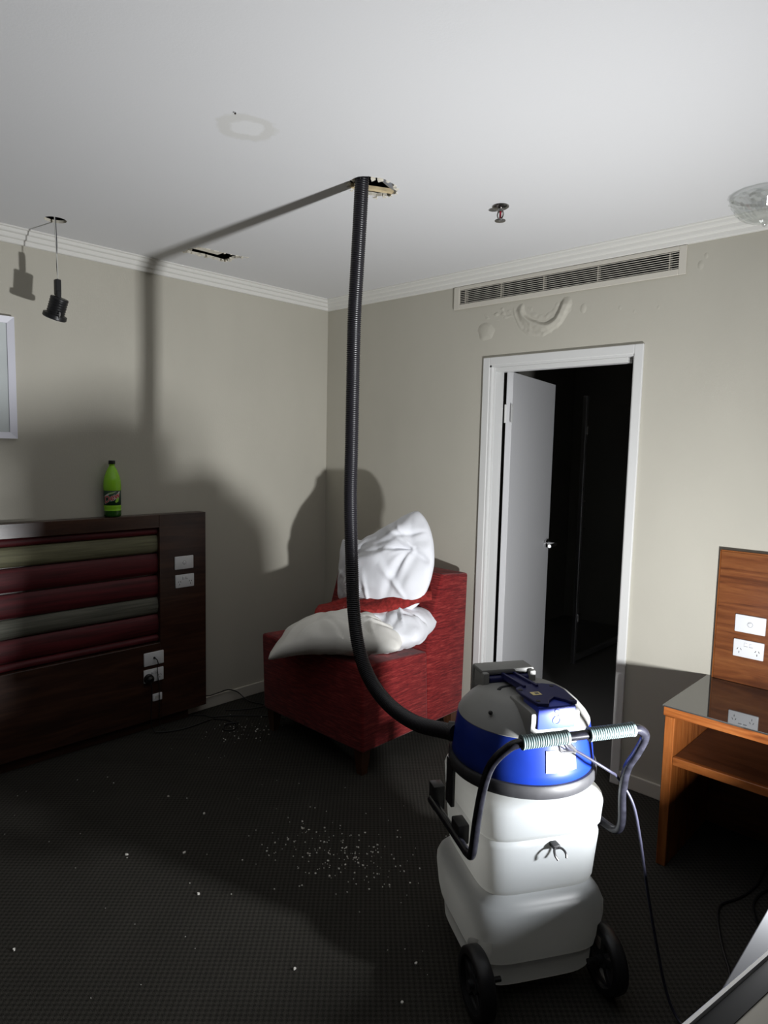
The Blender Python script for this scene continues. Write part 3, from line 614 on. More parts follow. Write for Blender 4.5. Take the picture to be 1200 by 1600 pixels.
def text_mesh(txt, size, shear, off, m, rad, rot, name, extr=0.0):
    cu_ = bpy.data.curves.new('t', 'FONT'); cu_.body = txt; cu_.size = size; cu_.shear = shear; cu_.align_x = 'CENTER'; cu_.align_y = 'CENTER'; cu_.offset = extr; cu_.resolution_u = 3
    to = bpy.data.objects.new('t', cu_); C.objects.link(to)
    dg = bpy.context.evaluated_depsgraph_get(); me = bpy.data.meshes.new_from_object(to.evaluated_get(dg)); bpy.data.objects.remove(to)
    bm = B(); bm.from_mesh(me); bpy.data.meshes.remove(me)
    bmesh.ops.triangulate(bm, faces=bm.faces); bmesh.ops.subdivide_edges(bm, edges=[e for e in bm.edges if e.calc_length() > 0.006], cuts=2)
    bmesh.ops.transform(bm, matrix=Matrix.Translation((off[0], off[1], 0)) @ Matrix.Rotation(rot, 4, 'Z'), verts=bm.verts)
    wrap(bm, rad); return obj(name, bm, m, lab)
text_mesh('Dew', 0.046, 0.3, (-0.006, 0.102), 'lab_white', RL+0.0006, 0.38, 'label_lettering', 0.0022)
text_mesh('Dew', 0.046, 0.3, (-0.006, 0.102), 'lab_red', RL+0.0010, 0.38, 'label_lettering', 0.0004)
text_mesh('Mtn', 0.018, 0.3, (-0.006, 0.126), 'lab_lime', RL+0.0008, 0.38, 'label_lettering', 0.0)

# ------------------------------------------------------------------ red chair
ch = thing('slipper_chair', 'red upholstered armless lounge chair in the room corner', 'chair', (0.885, -0.47, 0))
ox, oy = 0.885, -0.47
def chp(pts): return [(a-oy, b) for a, b in pts]
x0, x1 = 0.485-ox, 1.282-ox
bm = B(); prism(bm, chp([(-0.868, 0.125), (-0.884, 0.560), (-0.40, 0.535), (-0.375, 0.128)]), x0, x1, 'x'); bevel_all(bm, 0.016, 3); obj('seat', bm, 'red', ch, True, 40)
bm = B(); prism(bm, chp([(-0.377, 0.128), (-0.402, 0.545), (-0.395, 0.60), (-0.296, 0.925), (-0.285, 0.935), (-0.062, 0.915), (-0.078, 0.132)]), x0+0.001, x1-0.001, 'x'); bevel_all(bm, 0.014, 3); obj('backrest', bm, 'red', ch, True, 40)
for (lx, ly) in ((x1-0.045, -0.825-oy), (x0+0.045, -0.825-oy), (x1-0.045, -0.13-oy), (x0+0.045, -0.13-oy)):
    bm = B(); A = []
    for z, h in ((0.0, 0.018), (0.127, 0.030)):
        A.append([bm.verts.new((lx+sx*h, ly+sy*h, z)) for sx, sy in ((-1, -1), (1, -1), (1, 1), (-1, 1))])
    bm.faces.new(A[0]); bm.faces.new(A[1])
    for i in range(4): bm.faces.new((A[0][i], A[0][(i+1) % 4], A[1][(i+1) % 4], A[1][i]))
    obj('leg', bm, 'legwood', ch)

# ------------------------------------------------------------------ pillows
def pillow(name, label, wd, ht, th, seed, mtx, m='pillow', deform=None, wr=1.0, n=64, knot=None):
    bm = B(); top = {}; bot = {}
    def crease(x, y, k):
        q = noise.noise(Vector((x*3.5, y*3.5, seed+k)))*0.9
        f = noise.noise(Vector((x*(9-5*k)+q, y*(4+5*k)-q*0.7, seed*1.7+k*7)))
        return 1-math.sqrt(f*f+0.004)*2.2
    rl = random.Random(seed); folds = []
    for k in range(15):
        if knot and k < 10: p0 = Vector((knot[0]*wd/2, knot[1]*ht/2)); an = rl.uniform(1.9, 4.6)
        else:
            t = rl.uniform(0, 2*PI); p0 = Vector((math.cos(t)*wd*0.5, math.sin(t)*ht*0.5)); an = t+PI+rl.uniform(-.7, .7)
        ln = rl.uniform(0.10, 0.30); folds.append((p0, Vector((math.cos(an), math.sin(an))), ln, rl.uniform(0.006, 0.015), rl.choice((-1, 1, 1))*rl.uniform(0.007, 0.015), rl.uniform(-1.2, 1.2)))
    def fold_h(x, y):
        h = 0.0
        for p0, dr, ln, wd_, am, bend in folds:
            q = Vector((x, y))-p0; t = q.dot(dr)
            if t < -0.02 or t > ln: continue
            c = q.x*dr.y-q.y*dr.x+bend*t*t
            e = math.exp(-(c/(wd_*(0.6+1.5*t/ln)))**2)
            if e > 0.01: h += am*e*min(1, (t+0.02)/0.05)*min(1, (ln-t)/(0.5*ln))
        return h
    for i in range(n+1):
        for j in range(n+1):
            u = -1+2*i/n; v = -1+2*j/n
            cu_ = math.cos(PI/2*u); cv = math.cos(PI/2*v)
            corner = 1-0.10*(abs(u)*abs(v))**3
            x = wd/2*u*(1-0.06*cv*abs(u)**2)*corner; y = ht/2*v*(1-0.06*cu_*abs(v)**2)*corner
            prod = max(0.0, cu_*cv); hgt = th/2*prod**0.45; full = min(1, prod*3)
            pu = math.sin(34*x/wd+4*noise.noise(Vector((x*7, y*7, seed))))*math.exp(-((1-abs(v))/0.16)**2)+math.sin(30*y/ht+4*noise.noise(Vector((x*7, y*7, seed+3))))*math.exp(-((1-abs(u))/0.16)**2)
            br = noise.noise(Vector((x*5+seed, y*5, seed*1.3)))
            d = (0.0035*pu*min(1, prod*12)+full*(0.014*br-0.0120*crease(x, y, 0)-0.0100*crease(x, y, 1)+0.011)+min(1, prod*6)*fold_h(x, y))*wr
            for dct, s in ((top, 1), (bot, -1)):
                if s < 0 and (i in (0, n) or j in (0, n)): bot[i, j] = top[i, j]; continue
                p = Vector((x, y, s*hgt+d*(1 if s > 0 else 0.6)))
                if deform: p = deform(p, u, v)
                dct[i, j] = bm.verts.new(mtx @ p)
    for i in range(n):
        for j in range(n):
            bm.faces.new((top[i, j], top[i+1, j], top[i+1, j+1], top[i, j+1]))
            bm.faces.new((bot[i, j], bot[i, j+1], bot[i+1, j+1], bot[i+1, j]))
    o = obj(name, bm, m, None, True); tag(o, label, 'pillow', 'pillows heaped on the red chair'); return o
def MX(loc, ex, ey):
    ex = Vector(ex).normalized(); ey = Vector(ey); ey = (ey-ex*ey.dot(ex)).normalized(); ez = ex.cross(ey)
    m = Matrix((ex, ey, ez)).transposed().to_4x4(); m.translation = Vector(loc); return m
def dA(p, u, v):
    p = p.copy()
    if u < 0: p.z -= 0.07*u*u
    p.z += 0.02*(1-u*u); return p
pillow('pillow', 'cream pillow lying lowest on the chair, its corner over the seat front', 0.70, 0.46, 0.20, 1, MX((1.010, -0.775, 0.635), (0.80, 0.58, 0.03), (-0.58, 0.80, 0.0)), 'pillow_cream', dA, 0.8)
pillow('pillow', 'white pillow lying behind the cream one against the chair back', 0.56, 0.42, 0.24, 5, MX((1.075, -0.53, 0.650), (0.93, 0.34, 0.10), (-0.34, 0.93, 0.06)), 'pillow', None, 1.0)
nC = Vector((0.22, -0.88, 0.40)).normalized()
def dC(p, u, v):
    # slumped outline: low left, blunt peak at upper right, bellied right side and bottom
    kk = 1-0.09*(abs(u)*abs(v))**4; u, v = u*kk, v*kk; a, b = (u+1)/2, (v+1)/2
    BL, BR, TR, TL = Vector((0.80, -0.565, 0.725)), Vector((1.272, -0.455, 0.795)), Vector((1.135, -0.315, 1.305)), Vector((0.72, -0.45, 1.035))
    q = BL*(1-a)*(1-b)+BR*a*(1-b)+TR*a*b+TL*(1-a)*b
    q += Vector((0.075, 0.02, 0.0))*(1-v*v)*max(0, u)**2+Vector((0.0, -0.02, -0.055))*(1-(u-0.25)**2)*max(0, -v)**2+Vector((0, 0, -0.025))*(1-u*u)*max(0, v)**2
    if u > 0 and v > 0: q += Vector((-0.01, 0, -0.012))*(u*v)**4
    return q+nC*p.z
pillow('pillow', 'white crumpled pillow standing on top of the red throw with a peaked corner', 0.50, 0.44, 0.22, 9, Matrix.Identity(4), 'pillow', dC, 1.3, 100, (0.72, 0.10))
pillow('pillow', 'pale pillow standing half hidden behind the crumpled white pillow', 0.48, 0.38, 0.11, 13, MX((0.86, -0.425, 0.895), (0.99, 0.08, 0.02), (-0.02, 0.10, 0.99)), 'pillow', None, 0.8)

# folded red throw between the pillows
bm = B(); n1, n2 = 40, 14; g = []
for i in range(n1+1):
    row = []
    s = i/n1
    c = Vector((0.86+0.44*s, -0.82+0.42*s, 0.722+0.040*math.sin(s*PI*0.75)+0.10*s*s))
    side = Vector((-0.62, 0.70, 0.06))
    for j in range(n2+1):
        t = j/n2-0.12
        p = c+side*(0.22*t)+Vector((0, 0, 0.008*math.sin(9*s+6*t)+0.012*noise.noise(Vector((s*5, t*4, 1)))-(0.035*((0.10-t)/0.22)**2 if t < 0.10 else 0)))
        row.append(bm.verts.new(p))
    g.append(row)
for i in range(n1):
    for j in range(n2): bm.faces.new((g[i][j], g[i+1][j], g[i+1][j+1], g[i][j+1]))
th_ = obj('folded_throw', bm, 'throw', None, True); tag(th_, 'dark red folded throw sandwiched between the white pillows on the chair', 'throw')
md = th_.modifiers.new('thick', 'SOLIDIFY'); md.thickness = 0.022; md.offset = 0

# ------------------------------------------------------------------ wet vacuum
VA = math.radians(58.5)
va = thing('wet_vacuum', 'tall wet vacuum with white tank, blue motor head and black push handle', 'vacuum cleaner', (2.59, -1.40, 0), VA)
CY = 0.215; WY, WR = 0.010, 0.096
def sqring(bm, ins, z, n=72, ex=5.5):
    out = []; a_, b_ = 0.213-ins, 0.215-ins
    for k in range(n):
        t = 2*PI*k/n; c, s = math.cos(t), math.sin(t)
        r = (abs(c)**ex+abs(s)**ex)**(-1/ex)
        out.append(bm.verts.new((a_*r*c, CY+b_*r*s, z)))
    return out
prof = [(0.048, 0.046), (0.052, 0.030), (0.062, 0.024), (0.108, 0.020), (0.115, 0.022), (0.119, 0.027), (0.124, 0.020), (0.132, 0.011), (0.142, 0.009), (0.17, 0.003), (0.20, 0.0), (0.235, -0.004), (0.262, -0.003), (0.282, 0.005), (0.295, 0.017), (0.306, 0.027), (0.318, 0.032), (0.325, 0.035), (0.332, 0.031), (0.345, 0.027), (0.40, 0.023), (0.475, 0.017), (0.486, 0.020), (0.493, 0.026), (0.500, 0.020), (0.512, 0.014), (0.575, 0.010), (0.594, 0.015), (0.606, 0.026), (0.613, 0.044)]
bm = B(); R_ = []
for z, i_ in prof: R_.append(sqring(bm, i_, z))
n = 72
circ = []
for rad, z in ((0.190, 0.618), (0.198, 0.621), (0.200, 0.640)):
    circ.append([bm.verts.new((rad*math.cos(2*PI*k/n), CY+rad*math.sin(2*PI*k/n), z)) for k in range(n)])
R_ += circ
for i in range(len(R_)-1):
    for k in range(n): bm.faces.new((R_[i][k], R_[i][(k+1) % n], R_[i+1][(k+1) % n], R_[i+1][k]))
bm.faces.new(R_[0]); bm.faces.new(R_[-1])
tank = obj('tank', bm, 'tank', va, True, 60)
cb = B()   # wheel wells cut out of the tank
for s_ in (-1, 1): cyl(cb, (s_*0.168, WY, WR), (s_*0.32, WY, WR), 0.110, seg=40)
cut = obj('cut', cb, 'tank', va); bo_ = tank.modifiers.new('wells', 'BOOLEAN'); bo_.operation = 'DIFFERENCE'; bo_.object = cut; bo_.solver = 'EXACT'
bpy.context.view_layer.update(); dg = bpy.context.evaluated_depsgraph_get(); nm = bpy.data.meshes.new_from_object(tank.evaluated_get(dg))
tank.modifiers.clear(); tank.data = nm; nm.name = 'tank'; bpy.data.objects.remove(cut)
for p_ in nm.polygons: p_.use_smooth = True
nm.set_sharp_from_angle(angle=math.radians(45))
# base skid, casters, wheels
bm = B(); box(bm, -0.13, 0.13, 0.08, 0.38, 0.030, 0.052, 0.004); cyl(bm, (-0.225, WY, WR), (-0.14, WY, WR), 0.008, seg=10); cyl(bm, (0.205, WY, WR), (0.14, WY, WR), 0.008, seg=10); obj('chassis', bm, 'black', va)
for s in (-1, 1):
    wx = -0.212 if s < 0 else 0.197
    bm = B(); rings = []
    for (dx, r) in ((-0.022, WR-0.022), (-0.024, WR-0.010), (-0.018, WR-0.0015), (0.0, WR), (0.018, WR-0.0015), (0.024, WR-0.010), (0.022, WR-0.022)):
        rings.append([bm.verts.new((wx+dx, WY+r*math.cos(2*PI*k/40), WR+r*math.sin(2*PI*k/40))) for k in range(40)])
    for i in range(len(rings)-1):
        for k in range(40): bm.faces.new((rings[i][k], rings[i][(k+1) % 40], rings[i+1][(k+1) % 40], rings[i+1][k]))
    for k in range(40): bm.faces.new((rings[0][k], rings[0][(k+1) % 40], rings[-1][(k+1) % 40], rings[-1][k]))
    wh = obj('wheel', bm, 'black', va, True, 50)
    bm = B(); rr_ = []
    cyl(bm, (wx-0.012, WY, WR), (wx+0.012, WY, WR), 0.026, seg=20); cyl(bm, (wx-0.027, WY, WR), (wx+0.027, WY, WR), 0.012, seg=14)
    for k in range(5):
        a = 2*PI*k/5; mt = Matrix.Translation((wx, WY, WR)) @ Matrix.Rotation(a, 4, 'X'); box(bm, -0.010, 0.010, -0.010, 0.010, 0.020, 0.074, 0.002, 1, mtx=mt)
    tube(bm, [(wx, WY+0.073*math.cos(2*PI*k/40), WR+0.073*math.sin(2*PI*k/40)) for k in range(41)], 0.006, 8, False)
    obj('hub', bm, 'rubber', wh, True, 40)
for s in (-1, 1):
    bm = B(); cyl(bm, (s*0.11-0.012, 0.36, 0.028), (s*0.11+0.012, 0.36, 0.028), 0.028, seg=20); box(bm, s*0.11-0.018, s*0.11+0.018, 0.345, 0.375, 0.03, 0.05, 0.003); obj('caster', bm, 'black', va, True, 40)
# rubber band, blue head, grey cap
bm = B(); lathe(bm, [(0.195, 0.626), (0.222, 0.627), (0.226, 0.632), (0.226, 0.660), (0.222, 0.665), (0.195, 0.666)], 72, (0, CY)); obj('rubber_band', bm, 'rubber', va, True, 40)
bm = B(); lathe(bm, [(0.210, 0.660), (0.216, 0.670), (0.2145, 0.690), (0.208, 0.745), (0.201, 0.790), (0.197, 0.797), (0.15, 0.80)], 72, (0, CY), cap1=True); head = obj('motor_head', bm, 'blue', va, True, 50)
bm = B(); lathe(bm, [(0.199, 0.788), (0.2005, 0.794), (0.192, 0.808), (0.170, 0.832), (0.142, 0.856), (0.122, 0.866), (0.10, 0.868), (0.001, 0.869)], 72, (0, CY), cap1=True); cap = obj('grey_cap', bm, 'greyplastic', va, True, 28)
# sunk grip hollow on the cap
bm = B(); tube(bm, spline([(-0.085, 0.215, 0.8665), (-0.06, 0.235, 0.8665), (0.02, 0.242, 0.8665), (0.06, 0.235, 0.8665)], 6), 0.006, 10); obj('grip_groove', bm, 'rubber', cap, True)
for (hx, hy, hz) in ((-0.150, 0.125, 0.8375), (-0.062, 0.072, 0.838)):
    bm = B(); bmesh.ops.create_uvsphere(bm, u_segments=14, v_segments=8, radius=0.0065, matrix=Matrix.Translation((hx, hy, hz))); obj('screw_hole', bm, 'slot', cap, True)
# rear housing with blue pivot
rb = B()
box(rb, -0.112, 0.070, 0.335, 0.372, 0.785, 0.902, 0.006); box(rb, -0.112, 0.070, 0.285, 0.362, 0.890, 0.908, 0.006)
box(rb, -0.112, -0.090, 0.270, 0.360, 0.815, 0.902, 0.006); box(rb, 0.048, 0.070, 0.270, 0.360, 0.815, 0.902, 0.006); box(rb, -0.112, 0.070, 0.275, 0.36, 0.82, 0.858, 0.004)
rh = obj('rear_housing', rb, 'greyplastic', va, True, 30)
bm = B(); box(bm, -0.088, 0.046, 0.290, 0.335, 0.859, 0.888, 0.010, 3); obj('latch_block', bm, 'bluelatch', rh, True, 40)
bm = B(); cyl(bm, (-0.088, 0.286, 0.876), (0.046, 0.286, 0.876), 0.012, seg=16); obj('pivot_roller', bm, 'bluedark', rh, True, 40)
# front housing with blue latch
bm = B()
prism(bm, [(0.020, 0.772), (0.012, 0.845), (0.012, 0.872), (0.028, 0.876), (0.15, 0.876), (0.17, 0.855), (0.17, 0.80)], -0.078, 0.074, 'x'); bevel_all(bm, 0.006, 2); fh = obj('front_housing', bm, 'greyplastic', va, True, 30)
bm = B(); box(bm, -0.060, 0.056, 0.006, 0.10, 0.826, 0.893, 0.004); fl = obj('front_latch', bm, 'bluelatch', fh, True, 30)
bm = B(); tube(bm, [(-0.004+0.011*math.cos(2*PI*k/24), 0.0058, 0.852+0.011*math.sin(2*PI*k/24)) for k in range(25)], 0.0012, 6, False)
tube(bm, spline([(0.004, 0.0058, 0.880), (-0.006, 0.0058, 0.884), (-0.010, 0.0058, 0.877), (0.002, 0.0058, 0.868), (-0.002, 0.0058, 0.862), (-0.010, 0.0058, 0.864)], 5), 0.0012, 6); obj('embossed_emblem', bm, 'bluelatch', fl, True)
# navy carry bar: Y plate plus bar to the rear
bm = B()
pts = [(-0.068, 0.135), (-0.071, 0.090), (-0.060, 0.012), (-0.030, 0.004), (-0.016, 0.030), (0.012, 0.052), (0.034, 0.026), (0.040, 0.004), (0.060, 0.008), (0.070, 0.095), (0.062, 0.140), (0.028, 0.158), (-0.030, 0.158)]
prism(bm, pts, 0.892, 0.903, 'z'); bevel_all(bm, 0.002, 1); hd = obj('carry_plate', bm, 'bluedark', va, True, 30)
mb = Matrix.Translation((0, 0.13, 0.900)) @ Matrix.Rotation(-0.085, 4, 'X'); bm = B(); box(bm, -0.045, 0.004, 0.0, 0.165, -0.011, 0.002, 0.003, mtx=mb); box(bm, -0.045, -0.036, 0.0, 0.165, 0.0, 0.010, 0.002, mtx=mb); box(bm, -0.005, 0.004, 0.0, 0.165, 0.0, 0.010, 0.002, mtx=mb); obj('carry_bar', bm, 'bluedark', hd, True, 30)
for p in ((-0.062, 0.115), (0.045, 0.128), (-0.052, 0.026), (0.052, 0.022)):
    bm = B(); cyl(bm, (p[0], p[1], 0.9028), (p[0], p[1], 0.9042), 0.0065, seg=14); obj('plate_screw', bm, 'slot', hd)
bm = B(); box(bm, -0.045, -0.017, 0.068, 0.092, 0.903, 0.9038); yl = obj('yellow_tag', bm, 'yellow', hd)
bm = B(); box(bm, -0.034, -0.022, 0.074, 0.086, 0.9038, 0.9041); obj('tag_mark', bm, 'ink', hd)
# sticker on head
bm = B(); g = []
a0, a1 = math.radians(-98), math.radians(-71)
for i in range(13):
    a = a0+(a1-a0)*i/12; row = []
    for z in (0.700, 0.72, 0.74, 0.762):
        r = 0.2165+(0.69-z)*0.118-0.0002; row.append(bm.verts.new((r*math.cos(a), CY+r*math.sin(a), z)))
    g.append(row)
for i in range(12):
    for j in range(3): bm.faces.new((g[i][j], g[i+1][j], g[i+1][j+1], g[i][j+1]))
stk = obj('head_sticker', bm, 'sticker', va, True)
bm = B()
for k in range(7):
    z = 0.7035+k*0.0075; r = 0.2166+(0.69-z)*0.118+0.0002
    for (b0, b1) in ((-0.44+0.0, -0.40), (-0.30, -0.22)) if k % 2 else ((-0.44, -0.38), (-0.26, -0.24)):
        aa = [math.radians(-97)+0.46+b0+(b1-b0)*q/3 for q in range(4)]
        for q in range(3):
            bm.faces.new([bm.verts.new((r*math.cos(t), CY+r*math.sin(t), zz)) for t, zz in ((aa[q], z), (aa[q+1], z), (aa[q+1], z+0.0022), (aa[q], z+0.0022))])
obj('sticker_print', bm, 'ink', stk)
# handle tube
hp = spline([(-0.236, 0.375, 0.450), (-0.236, 0.25, 0.455), (-0.236, 0.10, 0.460), (-0.238, 0.045, 0.466), (-0.239, 0.014, 0.490), (-0.236, -0.004, 0.60), (-0.236, -0.035, 0.702), (-0.232, -0.072, 0.782), (-0.206, -0.098, 0.832), (-0.170, -0.109, 0.853), (-0.06, -0.110, 0.857), (0.05, -0.110, 0.859), (0.150, -0.110, 0.861), (0.186, -0.106, 0.855), (0.210, -0.095, 0.828), (0.207, -0.070, 0.772), (0.204, -0.034, 0.708), (0.214, -0.006, 0.62), (0.230, 0.012, 0.520), (0.234, 0.04, 0.478), (0.235, 0.10, 0.462), (0.236, 0.25, 0.455), (0.236, 0.375, 0.450)], 8)
bm = B(); tube(bm, hp, 0.0125, 14); obj('handle_tube', bm, 'tube', va, True, 60)
for gx0, gx1 in ((-0.168, -0.036), (0.026, 0.160)):
    N = 110; pts = []; rad = []
    for k in range(N+1):
        t = k/N; x = gx0+(gx1-gx0)*t; pts.append((x, -0.110, 0.8577+0.002*(x/0.1)))
        ph = (t*20) % 1; rad.append(0.0195 if (t < 0.03 or t > 0.94) else (0.0185 if ph < 0.62 else 0.0160))
    bm = B(); tube(bm, pts, rad, 20); obj('hand_grip', bm, 'grip', va, True, 35)
# side straps, brackets
for s in (-1, 1):
    bm = B(); box(bm, s*0.218-0.007, s*0.218+0.007, 0.225, 0.275, 0.500, 0.645, 0.004); obj('latch_strap', bm, 'black', va, True, 30)
    bm = B(); box(bm, s*0.218-0.02, s*0.218+0.02, 0.345, 0.395, 0.425, 0.505, 0.004); obj('bracket', bm, 'black', va, True, 30)
    bm = B(); box(bm, s*0.220-0.018, s*0.220+0.018, 0.125, 0.185, 0.440, 0.500, 0.004); obj('bracket', bm, 'black', va, True, 30)
# hose hook on the front
bm = B(); box(bm, 0.000, 0.022, -0.006, 0.022, 0.474, 0.486, 0.002)
tube(bm, spline([(0.006, -0.004, 0.480), (-0.001, -0.012, 0.476), (-0.003, -0.022, 0.468), (0.003, -0.028, 0.458)], 6), 0.0035, 8); tube(bm, spline([(0.016, -0.004, 0.480), (0.026, -0.010, 0.477), (0.031, -0.020, 0.470), (0.029, -0.028, 0.460)], 6), 0.0035, 8)
obj('cord_hook', bm, 'black', va, True, 40)
# hose inlet stub on head
Vm = Matrix.Translation((2.59, -1.40, 0)) @ Matrix.Rotation(VA, 4, 'Z')
Vi = Vm.inverted()
p_in = Vi @ Vector((2.215, -1.408, 0.705)); p_c = Vector((-0.11, 0.262, 0.715))
bm = B(); cyl(bm, p_c, p_in, 0.033, 0.031, 20); obj('hose_inlet', bm, 'black', va, True, 40)
# power cord
wc = [(-0.045, -0.108, 0.840), (-0.026, -0.100, 0.820), (0.02, -0.065, 0.792), (0.09, -0.04, 0.745), (0.15, -0.035, 0.705), (0.195, -0.006, 0.668)]
cp = [Vm @ Vector(p) for p in wc]+[Vector(p) for p in ((2.735, -1.215, 0.60), (2.755, -1.198, 0.50), (2.780, -1.19, 0.36), (2.815, -1.185, 0.20), (2.852, -1.185, 0.07), (2.89, -1.19, 0.010), (2.96, -1.22, 0.005), (3.15, -1.30, 0.005), (3.5, -1.28, 0.005))]
bm = B(); tube(bm, spline(cp, 8), 0.0042, 8); o = obj('vacuum_cord', bm, 'cord', None, True); tag(o, 'grey power cord hanging from the vacuum handle down to the carpet', 'cord')
bm = B(); cyl(bm, Vector((-0.042, -0.108, 0.846)), Vector((0.012, -0.070, 0.797)), 0.008, 0.006, 12); tube(bm, spline([(-0.060, -0.110, 0.842), (-0.045, -0.094, 0.812), (-0.012, -0.080, 0.800), (0.01, -0.070, 0.795)], 5), 0.0035, 8); obj('cord_clip', bm, 'rubber', va, True, 40)

# ------------------------------------------------------------------ suction hose
hpts = [(2.250, -1.418, 0.713), (2.186, -1.403, 0.697), (2.049, -1.377, 0.670), (1.902, -1.349, 0.680), (1.780, -1.325, 0.732), (1.701, -1.309, 0.820), (1.656, -1.300, 0.957), (1.630, -1.292, 1.153), (1.613, -1.289, 1.399), (1.613, -1.288, 1.595), (1.614, -1.288, 1.836), (1.616, -1.288, 2.072), (1.625, -1.288, 2.233), (1.637, -1.289, 2.413), (1.646, -1.290, 2.562), (1.655, -1.290, 2.70)]
sp_ = spline(hpts, 40)
# resample evenly
L = [0]
for i in range(1, len(sp_)): L.append(L[-1]+(sp_[i]-sp_[i-1]).length)
tot = L[-1]; pitch = 0.0075; N = int(tot/pitch)*4; rs = []; j = 0
for k in range(N+1):
    d = tot*k/N
    while j < len(L)-2 and L[j+1] < d: j += 1
    f = (d-L[j])/max(1e-9, L[j+1]-L[j]); rs.append(sp_[j].lerp(sp_[j+1], min(1, f)))
rad = [0.0262 if k % 4 in (0, 1) else 0.0236 for k in range(N+1)]
bm = B(); tube(bm, rs, rad, 22)
o = obj('suction_hose', bm, 'hose', None, True, 70); tag(o, 'long black corrugated suction hose running from the vacuum up into the ceiling', 'hose')

# ------------------------------------------------------------------ desk and wall panel
dk = thing('desk', 'walnut desk with dark glass top and open shelf at the right wall', 'desk', (3.22, -0.255, 0))
ox, oy = 3.22, -0.255
def dbx(name, x0, x1, y0, y1, z0, z1, m, bev=0.002):
    bm = B(); box(bm, x0-ox, x1-ox, y0-oy, y1-oy, z0, z1, bev, 1); return obj(name, bm, m, dk)
DXL, DXR, DY = 2.545, 3.90, -0.500
dbx('glass_top', DXL-0.004, DXR+0.004, DY-0.003, -0.002, 0.636, 0.642, 'tintglass', 0.001)
dbx('top_board', DXL, DXR, DY, -0.003, 0.601, 0.636, 'deskwood')
dbx('side_panel', DXL+0.006, DXL+0.042, DY+0.004, -0.003, 0.0, 0.598, 'deskwood_v'); dbx('side_panel', DXR-0.042, DXR-0.006, DY+0.004, -0.003, 0.0, 0.598, 'deskwood_v')
dbx('shelf_front', DXL+0.042, DXR-0.042, DY+0.006, DY+0.026, 0.412, 0.444, 'deskwood')
dbx('shelf', DXL+0.042, DXR-0.042, DY+0.026, -0.02, 0.414, 0.442, 'deskdark')
dbx('back_panel', DXL+0.042, DXR-0.042, -0.020, -0.015, 0.444, 0.600, 'deskwood'); dbx('modesty_panel', DXL+0.042, DXR-0.042, -0.032, -0.016, 0.0, 0.412, 'deskdark')
wp_ = thing('wall_panel', 'walnut veneered panel on the wall above the desk', 'panel', (3.22, 0, 0.643))
bm = B(); box(bm, 2.570-ox, DXR-ox, -0.026, -0.0005, 0.0, 0.553, 0.002, 1); obj('panel_board', bm, 'panelwood', wp_)
bm = B(); box(bm, 2.566-ox, 2.5705-ox, -0.0262, -0.001, 0.0, 0.556); obj('edge_strip', bm, 'deskwood_v', wp_)
bm = B(); box(bm, 2.566-ox, DXR-ox, -0.0262, -0.001, 0.553, 0.557); obj('edge_strip', bm, 'deskwood', wp_)

# ------------------------------------------------------------------ white table, leaning picture, work light (bottom right)
TZ = 0.655; TX = 3.157
tb = thing('white_table', 'white topped table at the lower right corner of the room view', 'table', (3.50, -1.45, 0))
bm = B(); box(bm, TX-3.50, 0.40, -0.62, 0.36, TZ-0.022, TZ, 0.002); obj('table_top', bm, 'whitetop', tb)
for sx in (TX-3.50+0.06, 0.34):
    for sy in (-0.56, 0.30):
        bm = B(); box(bm, sx-0.015, sx+0.015, sy-0.015, sy+0.015, 0.0, TZ-0.022, 0.003); obj('leg', bm, 'brushed', tb)
# picture lying on the table
A_ = Vector((3.145, -1.960, 0)); Bv = Vector((3.197, -1.688, 0)); d_ = (Bv-A_).normalized(); n_ = Vector((d_.y, -d_.x, 0))
pic = thing('loose_picture', 'silver framed picture lying flat over the white table edge', 'picture', (0, 0, 0)); 
pm = Matrix((n_, d_, Vector((0, 0, 1)))).transposed().to_4x4(); 
org = Bv+d_*0.16; pic.location = (org.x, org.y, TZ+0.0005); pic.rotation_euler = pm.to_euler()
PW, PL = 0.50, 0.70; fw = 0.042; fz = 0.026
oc = [(0, 0), (PW, 0), (PW, -PL), (0, -PL)]; ic = [(fw, -fw), (PW-fw, -fw), (PW-fw, -PL+fw), (fw, -PL+fw)]
for i in range(4):
    j = (i+1) % 4; bm = B()
    def q(p, z): return bm.verts.new((p[0], p[1], z))
    def lerp(a, b, t): return (a[0]+(b[0]-a[0])*t, a[1]+(b[1]-a[1])*t)
    cs = [(0, 0), (0, fz-0.003), (0.06, fz), (0.20, fz), (0.24, fz-0.006), (0.24, 0)]
    Aa = [q(lerp(oc[i], ic[i], t), z) for t, z in cs]; Dd = [q(lerp(oc[j], ic[j], t), z) for t, z in cs]
    for k in range(len(cs)): bm.faces.new((Aa[k], Aa[(k+1) % len(cs)], Dd[(k+1) % len(cs)], Dd[k]))
    bm.faces.new(Aa); bm.faces.new(Dd); obj('frame_side', bm, 'brushed', pic)
    bm = B(); c2 = [(0.24, 0), (0.24, fz-0.007), (1.0, fz-0.014), (1.0, 0)]; Aa = [q(lerp(oc[i], ic[i], t), z) for t, z in c2]; Dd = [q(lerp(oc[j], ic[j], t), z) for t, z in c2]
    for k in range(4): bm.faces.new((Aa[k], Aa[(k+1) % 4], Dd[(k+1) % 4], Dd[k]))
    bm.faces.new(Aa); bm.faces.new(Dd); obj('frame_slip', bm, 'slip', pic)
bm = B(); box(bm, fw, PW-fw, -PL+fw, -fw, 0.002, 0.010); obj('mount_board', bm, 'mount', pic)
bm = B(); box(bm, fw+0.036, PW-fw-0.036, -PL+fw+0.036, -fw-0.036, 0.010, 0.0106); obj('print_border', bm, 'ink', pic)
